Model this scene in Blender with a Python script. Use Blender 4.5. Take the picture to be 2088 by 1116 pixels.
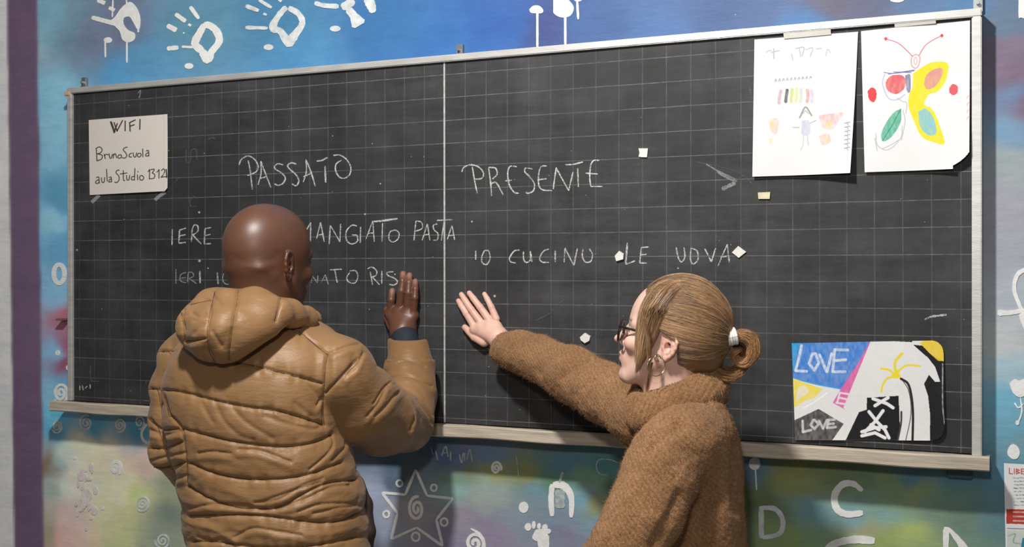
import bpy, bmesh, math, random
import numpy as np
from mathutils import Vector, Matrix
random.seed(7); rng = np.random.default_rng(7)
for o in list(bpy.data.objects): bpy.data.objects.remove(o)
SC = bpy.context.scene; COL = SC.collection

# ------------------------------------------------------------------ camera
K = 1.15; CELL = 0.05 * K; FPX = 2310.7; ZC = 1.60
YAW, PIT, ROL = -0.4159, -0.0012, -0.0008
CAM = np.array([1.1354 * K, -2.2066 * K, ZC])
_f = np.array([math.sin(YAW) * math.cos(PIT), math.cos(YAW) * math.cos(PIT), math.sin(PIT)])
_r = np.cross(_f, [0, 0, 1]); _r /= np.linalg.norm(_r); _u = np.cross(_r, _f)
CR = _r * math.cos(ROL) + _u * math.sin(ROL); CU = -_r * math.sin(ROL) + _u * math.cos(ROL); CF = _f
cd = bpy.data.cameras.new('camera'); cam = bpy.data.objects.new('camera', cd); COL.objects.link(cam)
cam.matrix_world = Matrix(((CR[0], CU[0], -CF[0], CAM[0]), (CR[1], CU[1], -CF[1], CAM[1]), (CR[2], CU[2], -CF[2], CAM[2]), (0, 0, 0, 1)))
cd.sensor_fit = 'HORIZONTAL'; cd.sensor_width = 36; cd.lens = 36 * FPX / 2088; cd.clip_start = .05
SC.camera = cam
# ------------------------------------------------------------------ world, lights, exposure
wd = bpy.data.worlds.new('world'); SC.world = wd; wd.use_nodes = True
bg = wd.node_tree.nodes['Background']; bg.inputs[0].default_value = (.98, .97, .96, 1); bg.inputs[1].default_value = .15
def area(name, loc, target, size, power, color):
    l = bpy.data.lights.new(name, 'AREA'); l.shape = 'DISK'; l.size = size; l.energy = power; l.color = color
    o = bpy.data.objects.new(name, l); COL.objects.link(o); o.location = loc
    o.rotation_euler = (Vector(target) - Vector(loc)).to_track_quat('-Z', 'Y').to_euler(); return o
LA = ((.42, -1.65, 3.05), 84); LB = ((1.20, -2.60, 2.10), 19)
area('ceiling_lamp_light', LA[0], (.3, 0, 1.45), .16, LA[1], (1, .975, .94))
area('camera_flash_light', LB[0], (.35, 0, 1.45), .14, LB[1], (1, .97, .93))  # stands for the flash just above the camera, itself out of view
SC.view_settings.view_transform = 'Standard'; SC.view_settings.look = 'None'
SC.view_settings.gamma = 1; SC.view_settings.use_curve_mapping = False; SC.view_settings.exposure = -0.5
def illum(p):                      # relative light on the wall plane, used once to turn seen paint colours into paint albedo
    s = 0
    for (l, e) in (LA, LB):
        d = np.array(l) - p; r2 = (d ** 2).sum(-1); ax = np.array([.3 if l[2] > 2.5 else .35, 0, 1.45]) - np.array(l); ax /= np.linalg.norm(ax); s = s + e * d[..., 1].__abs__() * (-(d @ ax)).clip(0) / r2 ** 2
    return s

# ------------------------------------------------------------------ helpers: pixels <-> world
WALL_Y = .045
def ray(px, py):
    px = np.asarray(px, float); py = np.asarray(py, float)
    return CF + ((px - 1044) / FPX)[..., None] * CR - ((py - 558) / FPX)[..., None] * CU
def P(px, py, d): return CAM + ray(px, py) * np.asarray(d, float)[..., None]
def W(px, py, h=0.0):
    r = ray(px, py); t = (-h - CAM[1]) / r[..., 1]; return CAM + r * t[..., None]
def proj(V):
    d = V - CAM; q = d @ CF; return 1044 + FPX * (d @ CR) / q, 558 - FPX * (d @ CU) / q, q

# ------------------------------------------------------------------ helpers: objects
def tag(o, label=None, cat=None, group=None, kind=None):
    if label: o['label'] = label
    if cat: o['category'] = cat
    if group: o['group'] = group
    if kind: o['kind'] = kind
    return o
def empty(name, loc=(0, 0, 0)):
    o = bpy.data.objects.new(name, None); COL.objects.link(o); o.location = loc; o.empty_display_size = .05; return o
def link(name, me, mat=None, parent=None):
    o = bpy.data.objects.new(name, me); COL.objects.link(o)
    if mat: me.materials.append(mat)
    if parent is not None:
        o.parent = parent
        base = parent
        off = Vector((0, 0, 0))
        while base is not None: off += base.location; base = base.parent
        o.location = -off
    return o
def mesh(name, V, F, mat=None, parent=None, smooth=True, col=None, uv=None):
    me = bpy.data.meshes.new(name)
    V = np.asarray(V, dtype=np.float32)
    if isinstance(F, np.ndarray): F = F.tolist()
    me.from_pydata(V.tolist(), [], F); me.update()
    if smooth: me.polygons.foreach_set('use_smooth', [True] * len(me.polygons))
    if col is not None:
        a = me.color_attributes.new('Col', 'FLOAT_COLOR', 'POINT')
        c = np.ones((len(V), 4), np.float32); c[:, :3] = col; a.data.foreach_set('color', c.ravel())
    return link(name, me, mat, parent)
def box(name, lo, hi, mat, parent=None, bev=.0, jit=0):
    bm = bmesh.new(); bmesh.ops.create_cube(bm, size=1)
    for v in bm.verts: v.co = Vector([(a + b) / 2 + c * (b - a) for a, b, c in zip(lo, hi, v.co)])
    if bev: bmesh.ops.bevel(bm, geom=bm.edges[:], offset=bev, segments=2, affect='EDGES')
    me = bpy.data.meshes.new(name); bm.to_mesh(me); bm.free(); return link(name, me, mat, parent)
def lin(c):
    c = np.asarray(c, float) / 255; return np.where(c <= .04045, c / 12.92, ((c + .055) / 1.055) ** 2.4)

# ------------------------------------------------------------------ noise
_perm = rng.permutation(4096); _val = rng.random(4096).astype(np.float32)
def vnoise(p):
    p = np.asarray(p, float); i = np.floor(p).astype(int); f = p - i; f = f * f * (3 - 2 * f); o = 0
    for dx in (0, 1):
        for dy in (0, 1):
            for dz in (0, 1):
                h = _val[_perm[(_perm[(_perm[(i[..., 0] + dx) & 4095] + i[..., 1] + dy) & 4095] + i[..., 2] + dz) & 4095]]
                o = o + h * np.abs(1 - dx - f[..., 0]) * np.abs(1 - dy - f[..., 1]) * np.abs(1 - dz - f[..., 2])
    return o * 2 - 1
def fbm(p, n=3):
    s = 0; a = 1
    for k in range(n): s = s + a * vnoise(p * 2 ** k + 17 * k); a *= .5
    return s

# ------------------------------------------------------------------ materials
def nt(name):
    m = bpy.data.materials.new(name); m.use_nodes = True; t = m.node_tree; return m, t, t.nodes['Principled BSDF']
def N(t, typ, **kw):
    n = t.nodes.new(typ)
    for k, v in kw.items(): setattr(n, k, v)
    return n
def noise(t, scale, detail=4, vec=None, rough=.55, mapscale=None, rot=(0, 0, 0)):
    n = N(t, 'ShaderNodeTexNoise'); n.inputs['Scale'].default_value = scale; n.inputs['Detail'].default_value = detail; n.inputs['Roughness'].default_value = rough
    if vec is None:
        vec = N(t, 'ShaderNodeTexCoord').outputs['Object']
    if mapscale:
        mp = N(t, 'ShaderNodeMapping'); mp.inputs['Scale'].default_value = mapscale; mp.inputs['Rotation'].default_value = rot; t.links.new(vec, mp.inputs[0]); vec = mp.outputs[0]
    t.links.new(vec, n.inputs['Vector']); return n
def ramp(t, src, stops):
    r = N(t, 'ShaderNodeValToRGB'); e = r.color_ramp.elements
    while len(e) < len(stops): e.new(.5)
    for k, (p, c) in enumerate(stops):
        e[k].position = p; c = (c, c, c) if isinstance(c, (int, float)) else c; e[k].color = (*c, 1)
    t.links.new(src, r.inputs[0]); return r
def math_(t, op, a, b=None, c=None):
    n = N(t, 'ShaderNodeMath', operation=op)
    for k, x in enumerate((a, b, c)):
        if x is None: continue
        if isinstance(x, (int, float)): n.inputs[k].default_value = x
        else: t.links.new(x, n.inputs[k])
    return n.outputs[0]
def mixc(t, fac, a, b, mode='MIX'):
    n = N(t, 'ShaderNodeMix', data_type='RGBA', blend_type=mode)
    for i, x in ((0, fac), (6, a), (7, b)):
        if isinstance(x, (int, float)): n.inputs[i].default_value = x
        elif isinstance(x, tuple): n.inputs[i].default_value = (*x, 1)
        else: t.links.new(x, n.inputs[i])
    return n.outputs[2]
def bump(t, bs, height, strength=.3, dist=.002):
    b = N(t, 'ShaderNodeBump'); b.inputs['Strength'].default_value = strength; b.inputs['Distance'].default_value = dist
    t.links.new(height, b.inputs['Height']); t.links.new(b.outputs[0], bs.inputs['Normal']); return b
def simple(name, col, rough=.5, var=.1, nscale=20, metal=0, bmp=0, bscale=60, mapscale=None, sheen=0, spec=.5, sss=0):
    m, t, b = nt(name)
    n = noise(t, nscale, 4, mapscale=mapscale)
    c = ramp(t, n.outputs[0], [(.3, tuple(x * (1 - var) for x in col)), (.7, tuple(min(1, x * (1 + var)) for x in col))])
    t.links.new(c.outputs[0], b.inputs['Base Color'])
    b.inputs['Roughness'].default_value = rough; b.inputs['Metallic'].default_value = metal; b.inputs['Specular IOR Level'].default_value = spec
    if sheen: b.inputs['Sheen Weight'].default_value = sheen; b.inputs['Sheen Roughness'].default_value = .5
    if sss: b.inputs['Subsurface Weight'].default_value = sss; b.inputs['Subsurface Radius'].default_value = (.012, .004, .002); b.inputs['Subsurface Scale'].default_value = .6
    if bmp: n2 = noise(t, bscale, 5, mapscale=mapscale); bump(t, b, n2.outputs[0], bmp, .002)
    return m
def attrmat(name, rough=.7, var=.08, nscale=60, bmp=0, spec=.3, mapscale=None, sss=0, bscale=200):
    m, t, b = nt(name)
    a = N(t, 'ShaderNodeAttribute', attribute_name='Col'); n = noise(t, nscale, 5, mapscale=mapscale)
    v = ramp(t, n.outputs[0], [(.25, 1 - var), (.75, 1.0)])
    t.links.new(mixc(t, 1.0, a.outputs[0], v.outputs[0], 'MULTIPLY'), b.inputs['Base Color'])
    b.inputs['Roughness'].default_value = rough; b.inputs['Specular IOR Level'].default_value = spec
    if sss: b.inputs['Subsurface Weight'].default_value = sss; b.inputs['Subsurface Radius'].default_value = (.012, .005, .003); b.inputs['Subsurface Scale'].default_value = .5
    if bmp: n2 = noise(t, bscale, 4); bump(t, b, n2.outputs[0], bmp, .001)
    return m

M_wood = simple('pale_worn_wood', (.50, .43, .34), .6, .22, 9, bmp=.4, bscale=30, mapscale=(1, 8, 14))
M_alu = simple('brushed_aluminium', (.56, .55, .53), .42, .12, 12, metal=.35, bmp=.15, bscale=80, mapscale=(1, 1, 6))
M_steel = simple('dull_steel', (.32, .33, .34), .4, .2, 30, metal=.8)
M_white_paint = simple('thick_white_paint', (.83, .83, .81), .45, .07, 60, bmp=.5, bscale=140)
M_grey_paint = simple('thin_white_paint', (.62, .65, .66), .55, .2, 50, bmp=.3, bscale=140)
M_faint_paint = simple('faint_chalky_paint', (.40, .45, .45), .7, .3, 70)
M_tape = simple('masking_tape', (.50, .48, .43), .5, .06, 40, bmp=.2)
def clear_tape():
    m, t, b = nt('clear_tape'); b.inputs['Base Color'].default_value = (.7, .72, .72, 1); b.inputs['Roughness'].default_value = .25
    b.inputs['Alpha'].default_value = .35; return m
M_clear = clear_tape()
M_floor = simple('floor_tile', (.30, .27, .24), .5, .15, 5)
def chalk_mat(name, col, lo, hi):
    m, t, b = nt(name); n = noise(t, 420, 3, rough=.7); n2 = noise(t, 45, 3)
    s = math_(t, 'ADD', n.outputs[0], math_(t, 'MULTIPLY', n2.outputs[0], .35))
    r = ramp(t, s, [(lo, 0.0), (hi, 1.0)])
    t.links.new(r.outputs[0], b.inputs['Alpha']); b.inputs['Base Color'].default_value = (*col, 1); b.inputs['Roughness'].default_value = .95; b.inputs['Specular IOR Level'].default_value = .1
    return m
M_chalk = chalk_mat('white_chalk', (.60, .60, .59), .50, .78)
M_chalk_thin = chalk_mat('thin_chalk', (.42, .43, .44), .50, .86)
M_smear = chalk_mat('smeared_chalk', (.40, .40, .40), .42, 1.05)
M_chalk_faint = chalk_mat('wiped_chalk', (.12, .12, .125), .50, .85)

def slate_mat():
    m, t, b = nt('ruled_slate'); tc = N(t, 'ShaderNodeTexCoord'); sep = N(t, 'ShaderNodeSeparateXYZ'); t.links.new(tc.outputs['Object'], sep.inputs[0])
    wob = noise(t, 3, 2)
    def lines(co, off, wid, name):
        u = math_(t, 'DIVIDE', math_(t, 'SUBTRACT', co, off), CELL)
        u = math_(t, 'ADD', u, math_(t, 'MULTIPLY', math_(t, 'SUBTRACT', wob.outputs[0], .5), .05))
        fr = math_(t, 'ABSOLUTE', math_(t, 'SUBTRACT', math_(t, 'FRACT', math_(t, 'ADD', u, .5)), .5))
        return math_(t, 'SUBTRACT', 1.0, math_(t, 'SMOOTH_MIN', math_(t, 'DIVIDE', fr, wid), 1.0, .3))
    lh = lines(sep.outputs[2], ZC - .0685 * K, .021, 'h'); lv = lines(sep.outputs[0], 0.0, .026, 'v')
    nb = noise(t, 30, 5, rough=.75); nb2 = noise(t, 2.2, 3)
    br = ramp(t, nb.outputs[0], [(.36, .25), (.62, 1.0)]); br2 = ramp(t, nb2.outputs[0], [(.35, .45), (.65, 1.0)])
    lh = math_(t, 'MULTIPLY', math_(t, 'MULTIPLY', lh, br.outputs[0]), math_(t, 'MULTIPLY', br2.outputs[0], .78))
    lv = math_(t, 'MULTIPLY', math_(t, 'MULTIPLY', lv, br.outputs[0]), math_(t, 'MULTIPLY', br2.outputs[0], .36))
    ln = math_(t, 'MAXIMUM', math_(t, 'MAXIMUM', lh, lv), 0.0)
    # wiped chalk dust: broad patches and wiping strokes
    d1 = noise(t, 1.6, 5, rough=.6); d2 = noise(t, 6, 6, mapscale=(1, 1, .35), rot=(0, .6, 0), rough=.7); d3 = noise(t, 14, 6, mapscale=(.25, 1, 1.2), rot=(0, -.35, 0), rough=.75)
    du = math_(t, 'MULTIPLY', ramp(t, d1.outputs[0], [(.35, .15), (.75, 1.0)]).outputs[0], ramp(t, math_(t, 'ADD', math_(t, 'MULTIPLY', d2.outputs[0], .5), math_(t, 'MULTIPLY', d3.outputs[0], .5)), [(.40, .0), (.72, 1.0)]).outputs[0])
    base = mixc(t, math_(t, 'MULTIPLY', du, .85), (.0235, .0238, .0245), (.125, .125, .13))
    fin = mixc(t, ln, base, (.33, .34, .35))
    t.links.new(fin, b.inputs['Base Color']); b.inputs['Roughness'].default_value = .62; b.inputs['Specular IOR Level'].default_value = .28
    bump(t, b, noise(t, 160, 4).outputs[0], .12, .001); return m
M_slate = slate_mat()
def wall_mat():
    m, t, b = nt('mural_paint'); a = N(t, 'ShaderNodeAttribute', attribute_name='Col')
    n1 = noise(t, 9, 7, mapscale=(1, 1, 1.8), rough=.65); n2 = noise(t, 40, 6, mapscale=(.5, 1, 2.2), rough=.7); n3 = noise(t, 3, 4)
    v = math_(t, 'ADD', math_(t, 'MULTIPLY', n1.outputs[0], .6), math_(t, 'MULTIPLY', n2.outputs[0], .4))
    c = mixc(t, 1.0, a.outputs[0], ramp(t, v, [(.30, (.78, .82, .86)), (.52, (1, 1, 1)), (.70, (1.15, 1.12, 1.08))]).outputs[0], 'MULTIPLY')
    t.links.new(c, b.inputs['Base Color']); b.inputs['Roughness'].default_value = .55; b.inputs['Specular IOR Level'].default_value = .35
    bump(t, b, math_(t, 'ADD', n2.outputs[0], n1.outputs[0]), .25, .003); return m
M_wall = wall_mat()

# ------------------------------------------------------------------ wall with the mural
MUR = [(5,100,188,186,180),(100,50,95,145,165),(150,60,90,120,140),(230,50,98,104,128),(190,90,98,110,135),(300,130,78,140,180),(400,60,88,145,172),(560,20,72,142,186),
(600,120,78,155,208),(250,150,70,140,185),(800,60,58,135,205),(1000,60,45,118,212),(900,90,50,130,214),(1200,40,70,118,190),(1130,60,75,95,170),(1350,60,82,135,205),(1450,30,72,112,175),(1550,40,80,118,178),(1650,50,72,140,208),(1700,10,118,112,140),
(1750,30,105,112,148),(1900,10,92,132,182),(1960,5,80,140,190),(2060,40,105,135,165),(2050,80,140,120,145),(2075,140,135,110,135),(2065,200,110,150,195),(2060,260,120,165,200),(2070,330,165,178,180),(2085,210,140,90,110),(2070,420,165,165,180),(2070,520,160,165,178),(2070,600,170,178,188),
(2060,700,178,182,186),(2050,750,150,178,192),(2050,800,98,165,192),(2060,880,92,152,178),(2080,900,100,140,150),
(105,200,108,160,185),(105,300,104,155,180),(130,400,62,125,155),(105,450,108,158,185),(130,500,70,130,165),(110,600,96,145,175),(128,650,140,80,95),(132,700,120,70,90),(128,740,112,58,78),(110,720,90,140,170),(110,800,96,142,168),(130,790,75,125,155),
(115,850,50,110,140),(115,880,42,92,115),(200,870,42,98,120),(280,880,38,95,118),(120,950,120,140,140),(150,930,150,165,150),(190,905,150,140,112),(170,990,200,165,145),(130,1000,150,160,150),(130,1080,185,130,128),(160,1050,200,140,135),(230,1060,165,165,130),(210,950,190,155,132),(280,1010,150,160,110),
(250,1000,190,170,140),(300,950,160,140,130),(320,925,150,130,130),(340,1060,100,112,100),(240,1090,135,145,100),(300,1100,110,120,105),(350,1000,125,135,110),(260,1050,150,152,108),(100,1000,115,130,125),(98,950,100,78,62),(96,1080,110,110,90),
(800,930,60,85,105),(900,920,62,82,108),(800,990,75,95,115),(860,960,80,95,105),(940,930,78,92,125),(1000,925,80,105,135),(950,955,100,105,70),(1010,958,118,118,55),(1080,965,105,108,60),(940,965,85,112,100),(1150,940,62,98,118),(1230,950,55,98,105),(1260,1000,50,80,60),(1130,970,70,105,80),(1210,980,85,120,90),
(930,1000,125,160,155),(1000,1000,135,155,150),(1100,1000,105,140,155),(1200,1003,120,150,140),(1190,1015,100,150,178),(1220,1028,140,140,90),(1000,1020,140,150,145),(960,1060,140,130,145),(1000,1090,125,115,140),(850,1050,150,138,140),(900,1090,125,120,145),(1060,1060,120,135,150),(1150,1060,115,130,150),(1150,1100,112,112,135),(1220,1070,110,140,155),(770,1000,150,160,185),(770,1080,130,140,160),
(1530,960,60,95,115),(1620,975,110,112,60),(1640,1000,110,120,70),(1700,965,85,98,65),(1750,960,80,100,75),(1800,975,90,108,70),(1870,1000,98,112,70),(1860,960,52,90,110),(1950,985,50,95,115),(1950,1010,65,100,90),(1560,1020,95,110,70),(1650,1045,105,150,160),(1720,1050,110,150,155),(1800,1050,110,150,145),(1760,1080,150,150,110),(1850,1090,150,165,90),(1790,1110,130,150,80),(1900,1060,100,125,110),(1960,1060,95,118,100),(1640,1100,118,150,110),(2030,1060,78,112,118),(2040,980,60,100,120),(1600,1100,130,150,90)]
mu = np.array(MUR, float); mp_ = W(mu[:, 0], mu[:, 1], -WALL_Y); mcol = lin(mu[:, 2:])
IREF = illum(np.array([.5, .045, 1.5])); mcol = mcol / (illum(mp_) / IREF)[:, None].clip(.35) * .88
_b = mu[:, 1] - (842 + .0605 * (mu[:, 0] - 112)); mcol[(_b > 0) & (_b < 78)] *= 1.6
x0, x1, z0, z1 = -2.6, 2.4, 0, 3.0
# a dense grid in view, coarse elsewhere
gx = np.unique(np.concatenate([np.arange(x0, -1.6, .1), np.arange(-1.6, 1.5, .008), np.arange(1.5, x1 + .01, .1)]))
gz = np.unique(np.concatenate([np.arange(z0, .9, .1), np.arange(.9, 2.3, .008), np.arange(2.3, z1 + .01, .1)]))
GX, GZ = np.meshgrid(gx, gz); pts = np.stack([GX.ravel(), np.full(GX.size, WALL_Y), GZ.ravel()], 1)
wob = pts + np.stack([.03 * fbm(pts * 9), 0 * pts[:, 0], .02 * fbm(pts * 11 + 5)], 1)
acc = np.zeros((len(pts), 3)); ws = np.zeros(len(pts))
for q, c in zip(mp_, mcol):
    d2 = ((wob[:, 0] - q[0]) ** 2 / 1.5 + (wob[:, 2] - q[2]) ** 2 * 1.3); w = 1 / (d2 + 3e-4) ** 1.7
    acc += w[:, None] * c; ws += w
wc = acc / ws[:, None]
# white plaster and the purple band, with hand painted wavy edges
wx, wy, _ = proj(pts)
e1 = 13 + .0135 * wy + 1.2 * fbm(pts * 14); e2 = 76 + .013 * wy + 2.2 * fbm(pts * 6 + 3)
s1 = 1 / (1 + np.exp(-(wx - e1) / 1.2)); s2 = 1 / (1 + np.exp(-(wx - e2) / 1.2))
lb = (illum(np.array([-1.5, .045, 1.5])) / IREF)
pur = lin([80, 62, 84]) / lb * .85; plas = lin([188, 184, 176]) / lb * .85
wc = np.where((wx > -1000)[:, None], plas * (1 - s1)[:, None] + s1[:, None] * (pur * (1 - s2)[:, None] + s2[:, None] * wc), wc)
gy = wc.mean(1, keepdims=True); wc = (gy + (wc - gy) * .90).clip(0.01, .85)
nx, nz = len(gx), len(gz); ii = np.arange(nx - 1)[None] + nx * np.arange(nz - 1)[:, None]; ii = ii.ravel()
wall = mesh('wall_back', pts, np.stack([ii, ii + 1, ii + nx + 1, ii + nx], 1), M_wall, col=wc)
tag(wall, 'plaster wall painted with a blue and green mural beside a purple band', kind='structure')
fl = box('floor', (-2.6, -3.2, -.05), (2.4, WALL_Y + .1, 0), M_floor); tag(fl, kind='structure')

# ------------------------------------------------------------------ strokes and blobs lying on a plane
def smooth_line(pts, n=6, closed=False):
    p = np.array(pts, float)
    if len(p) < 3: return np.array([p[0] + (p[-1] - p[0]) * t for t in np.linspace(0, 1, 9)])
    q = np.vstack([p[0] * 2 - p[1], p, p[-1] * 2 - p[-2]]); out = []
    for i in range(1, len(q) - 2):
        for t in np.linspace(0, 1, n, endpoint=False):
            a, b, c, d = q[i - 1:i + 3]
            out.append(.5 * (2 * b + (c - a) * t + (2 * a - 5 * b + 4 * c - d) * t * t + (3 * b - a - 3 * c + d) * t ** 3))
    out.append(p[-1]); return np.array(out)
class Flat:                      # collects ribbons and blobs on a plane in front of the wall or the slate
    def __init__(s, h, th): s.V = []; s.F = []; s.n = 0; s.h = h; s.th = th
    def add(s, V, F): V = V - np.array([0, (len(s.V) % 40) * 3e-5, 0]); s.V.append(V); s.F += [tuple(i + s.n for i in f) for f in F]; s.n += len(V)
    def stroke(s, pts, w, n=5, taper=.6, wob=.10, straight=False):
        L = smooth_line(pts, n) if not straight else np.array(pts, float); m = len(L)
        t = np.gradient(L, axis=0); t /= np.linalg.norm(t, axis=1)[:, None] + 1e-9; nn = np.stack([-t[:, 1], t[:, 0]], 1)
        w = np.interp(np.linspace(0, 1, m), np.linspace(0, 1, len(w)), w) if hasattr(w, '__len__') else np.full(m, w)
        k = np.minimum(np.arange(m), np.arange(m)[::-1]) / 1.0; w = w * np.where(k < 1, taper, 1) * (1 + wob * (rng.random(m) * 2 - 1))
        a = L + nn * w[:, None] / 2; b = L - nn * w[:, None] / 2
        A = W(a[:, 0], a[:, 1], s.h); B = W(b[:, 0], b[:, 1], s.h)
        off = np.zeros((m, 3)); off[:, 1] = -s.th - np.arange(m) * 8e-6; V = np.vstack([A + off, B + off, A, B]); F = []
        for i in range(m - 1):
            F += [(i, i + 1, m + i + 1, m + i), (2 * m + i, 2 * m + i + 1, i + 1, i), (m + i, m + i + 1, 3 * m + i + 1, 3 * m + i)]
        s.add(V, F)
    def blob(s, pts, n=6, smooth=True):
        p = list(pts); L = smooth_line(p + [p[0]], n)[:-1] if smooth else np.array(p, float); m = len(L)
        A = W(L[:, 0], L[:, 1], s.h); off = np.array([0, -s.th, 0])
        from mathutils.geometry import tessellate_polygon
        tri = tessellate_polygon([[Vector((a[0], a[2], 0)) for a in A]])
        F = [tuple(x) for x in tri] + [(i, (i + 1) % m, m + (i + 1) % m, m + i) for i in range(m)]
        s.add(np.vstack([A + off, A]), F)
    def dot(s, x, y, r, ry=None): s.blob([(x + r * math.cos(a), y + (ry or r) * math.sin(a)) for a in np.linspace(0, 2 * math.pi, 9)[:-1]], 3)
    def build(s, name, mat, parent, label=None):
        bm = bmesh.new(); V = np.vstack(s.V); vs = [bm.verts.new(v) for v in V]
        for f in s.F:
            try: bm.faces.new([vs[i] for i in f])
            except Exception: pass
        bmesh.ops.recalc_face_normals(bm, faces=bm.faces[:]); me = bpy.data.meshes.new(name); bm.to_mesh(me); bm.free()
        o = link(name, me, mat, parent)
        if label: o['label'] = label
        return o
def spiral(x, y, r, turns=2.2, ph=0, sgn=1, ry=None):
    a = np.linspace(0, turns * 2 * math.pi, int(turns * 12)); ry = ry or r
    return [(x + r * (.08 + .92 * t / a[-1]) * math.cos(sgn * t + ph), y + ry * (.08 + .92 * t / a[-1]) * math.sin(sgn * t + ph)) for t in a]
def T(o, s, pts): return [(o[0] + x * s, o[1] + y * s) for x, y in pts]
PW = lambda: Flat(-WALL_Y + .0003, .0012)
def paint(name, label, strokes=(), blobs=(), dots=(), mat=None):
    f = PW()
    for p, w in strokes: f.stroke(p, w)
    for p in blobs: f.blob(p)
    for d in dots: f.dot(*d)
    return f.build(name, mat or M_white_paint, wall, label)
A6 = (0, 0); S6 = .3942
t6 = lambda p: T(A6, S6, p)
paint('painted_handprint', 'white handprint with long paint drips',
    strokes=[(t6([(475,90),(530,105),(585,120),(625,135)]), 9), 
             (t6([(657,200),(657,325)]), 3), (t6([(585,0),(582,90)]), 2.6), (t6([(716,130),(716,168)]), 3), (t6([(545,210),(546,298)]), 3), (t6([(505,0),(545,18)]), 9), (t6([(565,40),(595,55)]), 7), (t6([(655,0),(657,30)]), 2.5)],
    blobs=[t6([(640,30),(675,10),(708,40),(726,90),(724,145),(710,150),(692,118),(672,88),(645,92),(638,112),(648,138),(668,158),(697,172),(696,205),(665,220),(635,205),(622,165),(602,142),(578,118),(560,112),(585,98),(602,80),(620,52)])], dots=[(560*S6, 208*S6, 8.5, 6)])
def hand(cx, cy, s, mat, label, fingers, ring, thumbdot):
    paint('painted_handprint', label, strokes=[(p, w) for p, w in fingers] + [(ring[0], ring[1])], dots=[thumbdot], mat=mat)
hand(0,0,1,M_white_paint,'white handprint with round palm ring',
    [(t6([(865,132),(915,158)]), [9,11]), (t6([(908,72),(962,112)]), [8,9]), (t6([(985,35),(1030,98)]), [9,7]), (t6([(865,252),(925,246)]), 9), (t6([(942,242),(1000,245)]), 5), (t6([(975,126),(990,134)]), 5), (t6([(948,170),(956,173)]), 3)],
    (t6([(1060,125),(1035,170),(1010,225),(1045,265),(1075,305),(1095,270),(1135,215),(1120,160),(1080,130),(1060,135)]), [11,14,16,14,20,14,15,15,14,12]), (979*S6, 342*S6, 9, 6))
A4_ = (460, 0); S4_ = .4023; t4 = lambda p: T(A4_, S4_, p)
hand(0,0,1,M_grey_paint,'translucent white handprint',
    [(t4([(103,30),(170,55)]), [9,8]), (t4([(170,0),(235,40)]), [7,6]), (t4([(102,140),(215,143)]), [8,6]), (t4([(192,70),(210,76)]), 5), (t4([(270,-5),(285,8)]), 6)],
    (t4([(310,35),(270,80),(240,140),(280,160),(320,215),(350,180),(390,120),(370,70),(320,40)]), [12,12,16,13,20,17,12,12,12]), (219*S4_+460, 240*S4_, 10, 6))
paint('painted_handprint', 'white handprint cut by the top of the picture', mat=M_grey_paint,
    strokes=[(t4([(452,15),(500,28),(575,33)]), [9,9,10]), (t4([(590,40),(625,20),(650,0)]), [15,18,14]), (t4([(620,45),(650,80),(680,130)]), [14,18,32]), (t4([(715,-10),(735,20),(750,65)]), [16,22,12])], dots=[(557*S4_+460, 146*S4_, 11, 6)])
paint('painted_drip', 'white mushroom shaped paint drip', strokes=[(t4([(1581,50),(1581,248)]), 4.5)], blobs=[t4([(1540,48),(1560,30),(1590,30),(1610,50),(1605,66),(1575,68),(1548,64)])])
paint('painted_drip', 'white paint blot with drip running onto the board frame', strokes=[(t4([(1722,60),(1723,235)]), 4.8)], blobs=[t4([(1662,-10),(1662,40),(1665,68),(1700,88),(1745,82),(1765,50),(1760,25),(1740,0),(1735,-12)])])
paint('painted_drip', 'short white paint drip', strokes=[(t4([(1782,-10),(1788,98)]), 4.4)], dots=[(1787*S4_+460, 0, 8, 3)])
paint('painted_handprint', 'white paint edge at the top of the wall', blobs=[[(1812,-4),(1818,3),(1832,5),(1842,2),(1845,-4)]])
paint('painted_block', 'white painted corner', blobs=[[(2077,-5),(2077,34),(2082,36),(2100,36),(2100,-5)]])
# rings, dots and spirals
paint('painted_ring', 'white ring beside the board frame', strokes=[(spiral(124, 559, 13, 1.05, sgn=1, ry=19)[3:] if False else [(121+11*math.cos(a),559+19*math.sin(a)) for a in np.linspace(0,6.6,22)], 8.5)])
for x, y, r, ry, tn, ph, w, mt in [(124,802,17,23,2.3,.6,5.5,M_white_paint),(117,870,11,14,2.1,2,4,M_grey_paint),(176,863,14,17,2.2,4,4,M_grey_paint),(245,867,12,15,2.2,1,4,M_grey_paint),(285,861,11,15,1.8,3,3.6,M_grey_paint),(236,955,12,17,1.5,4,6,M_white_paint),
        (291,1027,15,17,2.2,1,3.6,M_grey_paint),(332,1103,16,17,2.2,2,3.8,M_grey_paint),(1012,955,11,14,1.9,1,5,M_white_paint),(968,1108,20,22,1.8,2,7,M_white_paint),(850,1038,17,26,2.0,5,6,M_white_paint)]:
    f = PW(); f.stroke(spiral(x, y, r, tn, ph, 1, ry), w, n=2); f.build('painted_spiral', mt, wall)
for x, y, r in [(118,720,5),(140,750,5),(210,1037,3),(1068,1035,10),(152,935,2.5)]:
    f = PW(); f.dot(x, y, r, r * 1.15); f.build('painted_dot', M_white_paint, wall)
paint('painted_ring', 'white loop beside the tan jacket', strokes=[([(300,865),(290,880),(291,895),(302,905)], 5)])
paint('painted_ring', None, strokes=[([(401,1083),(389,1090),(388,1105),(400,1112)], 4)], mat=M_grey_paint)
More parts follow.
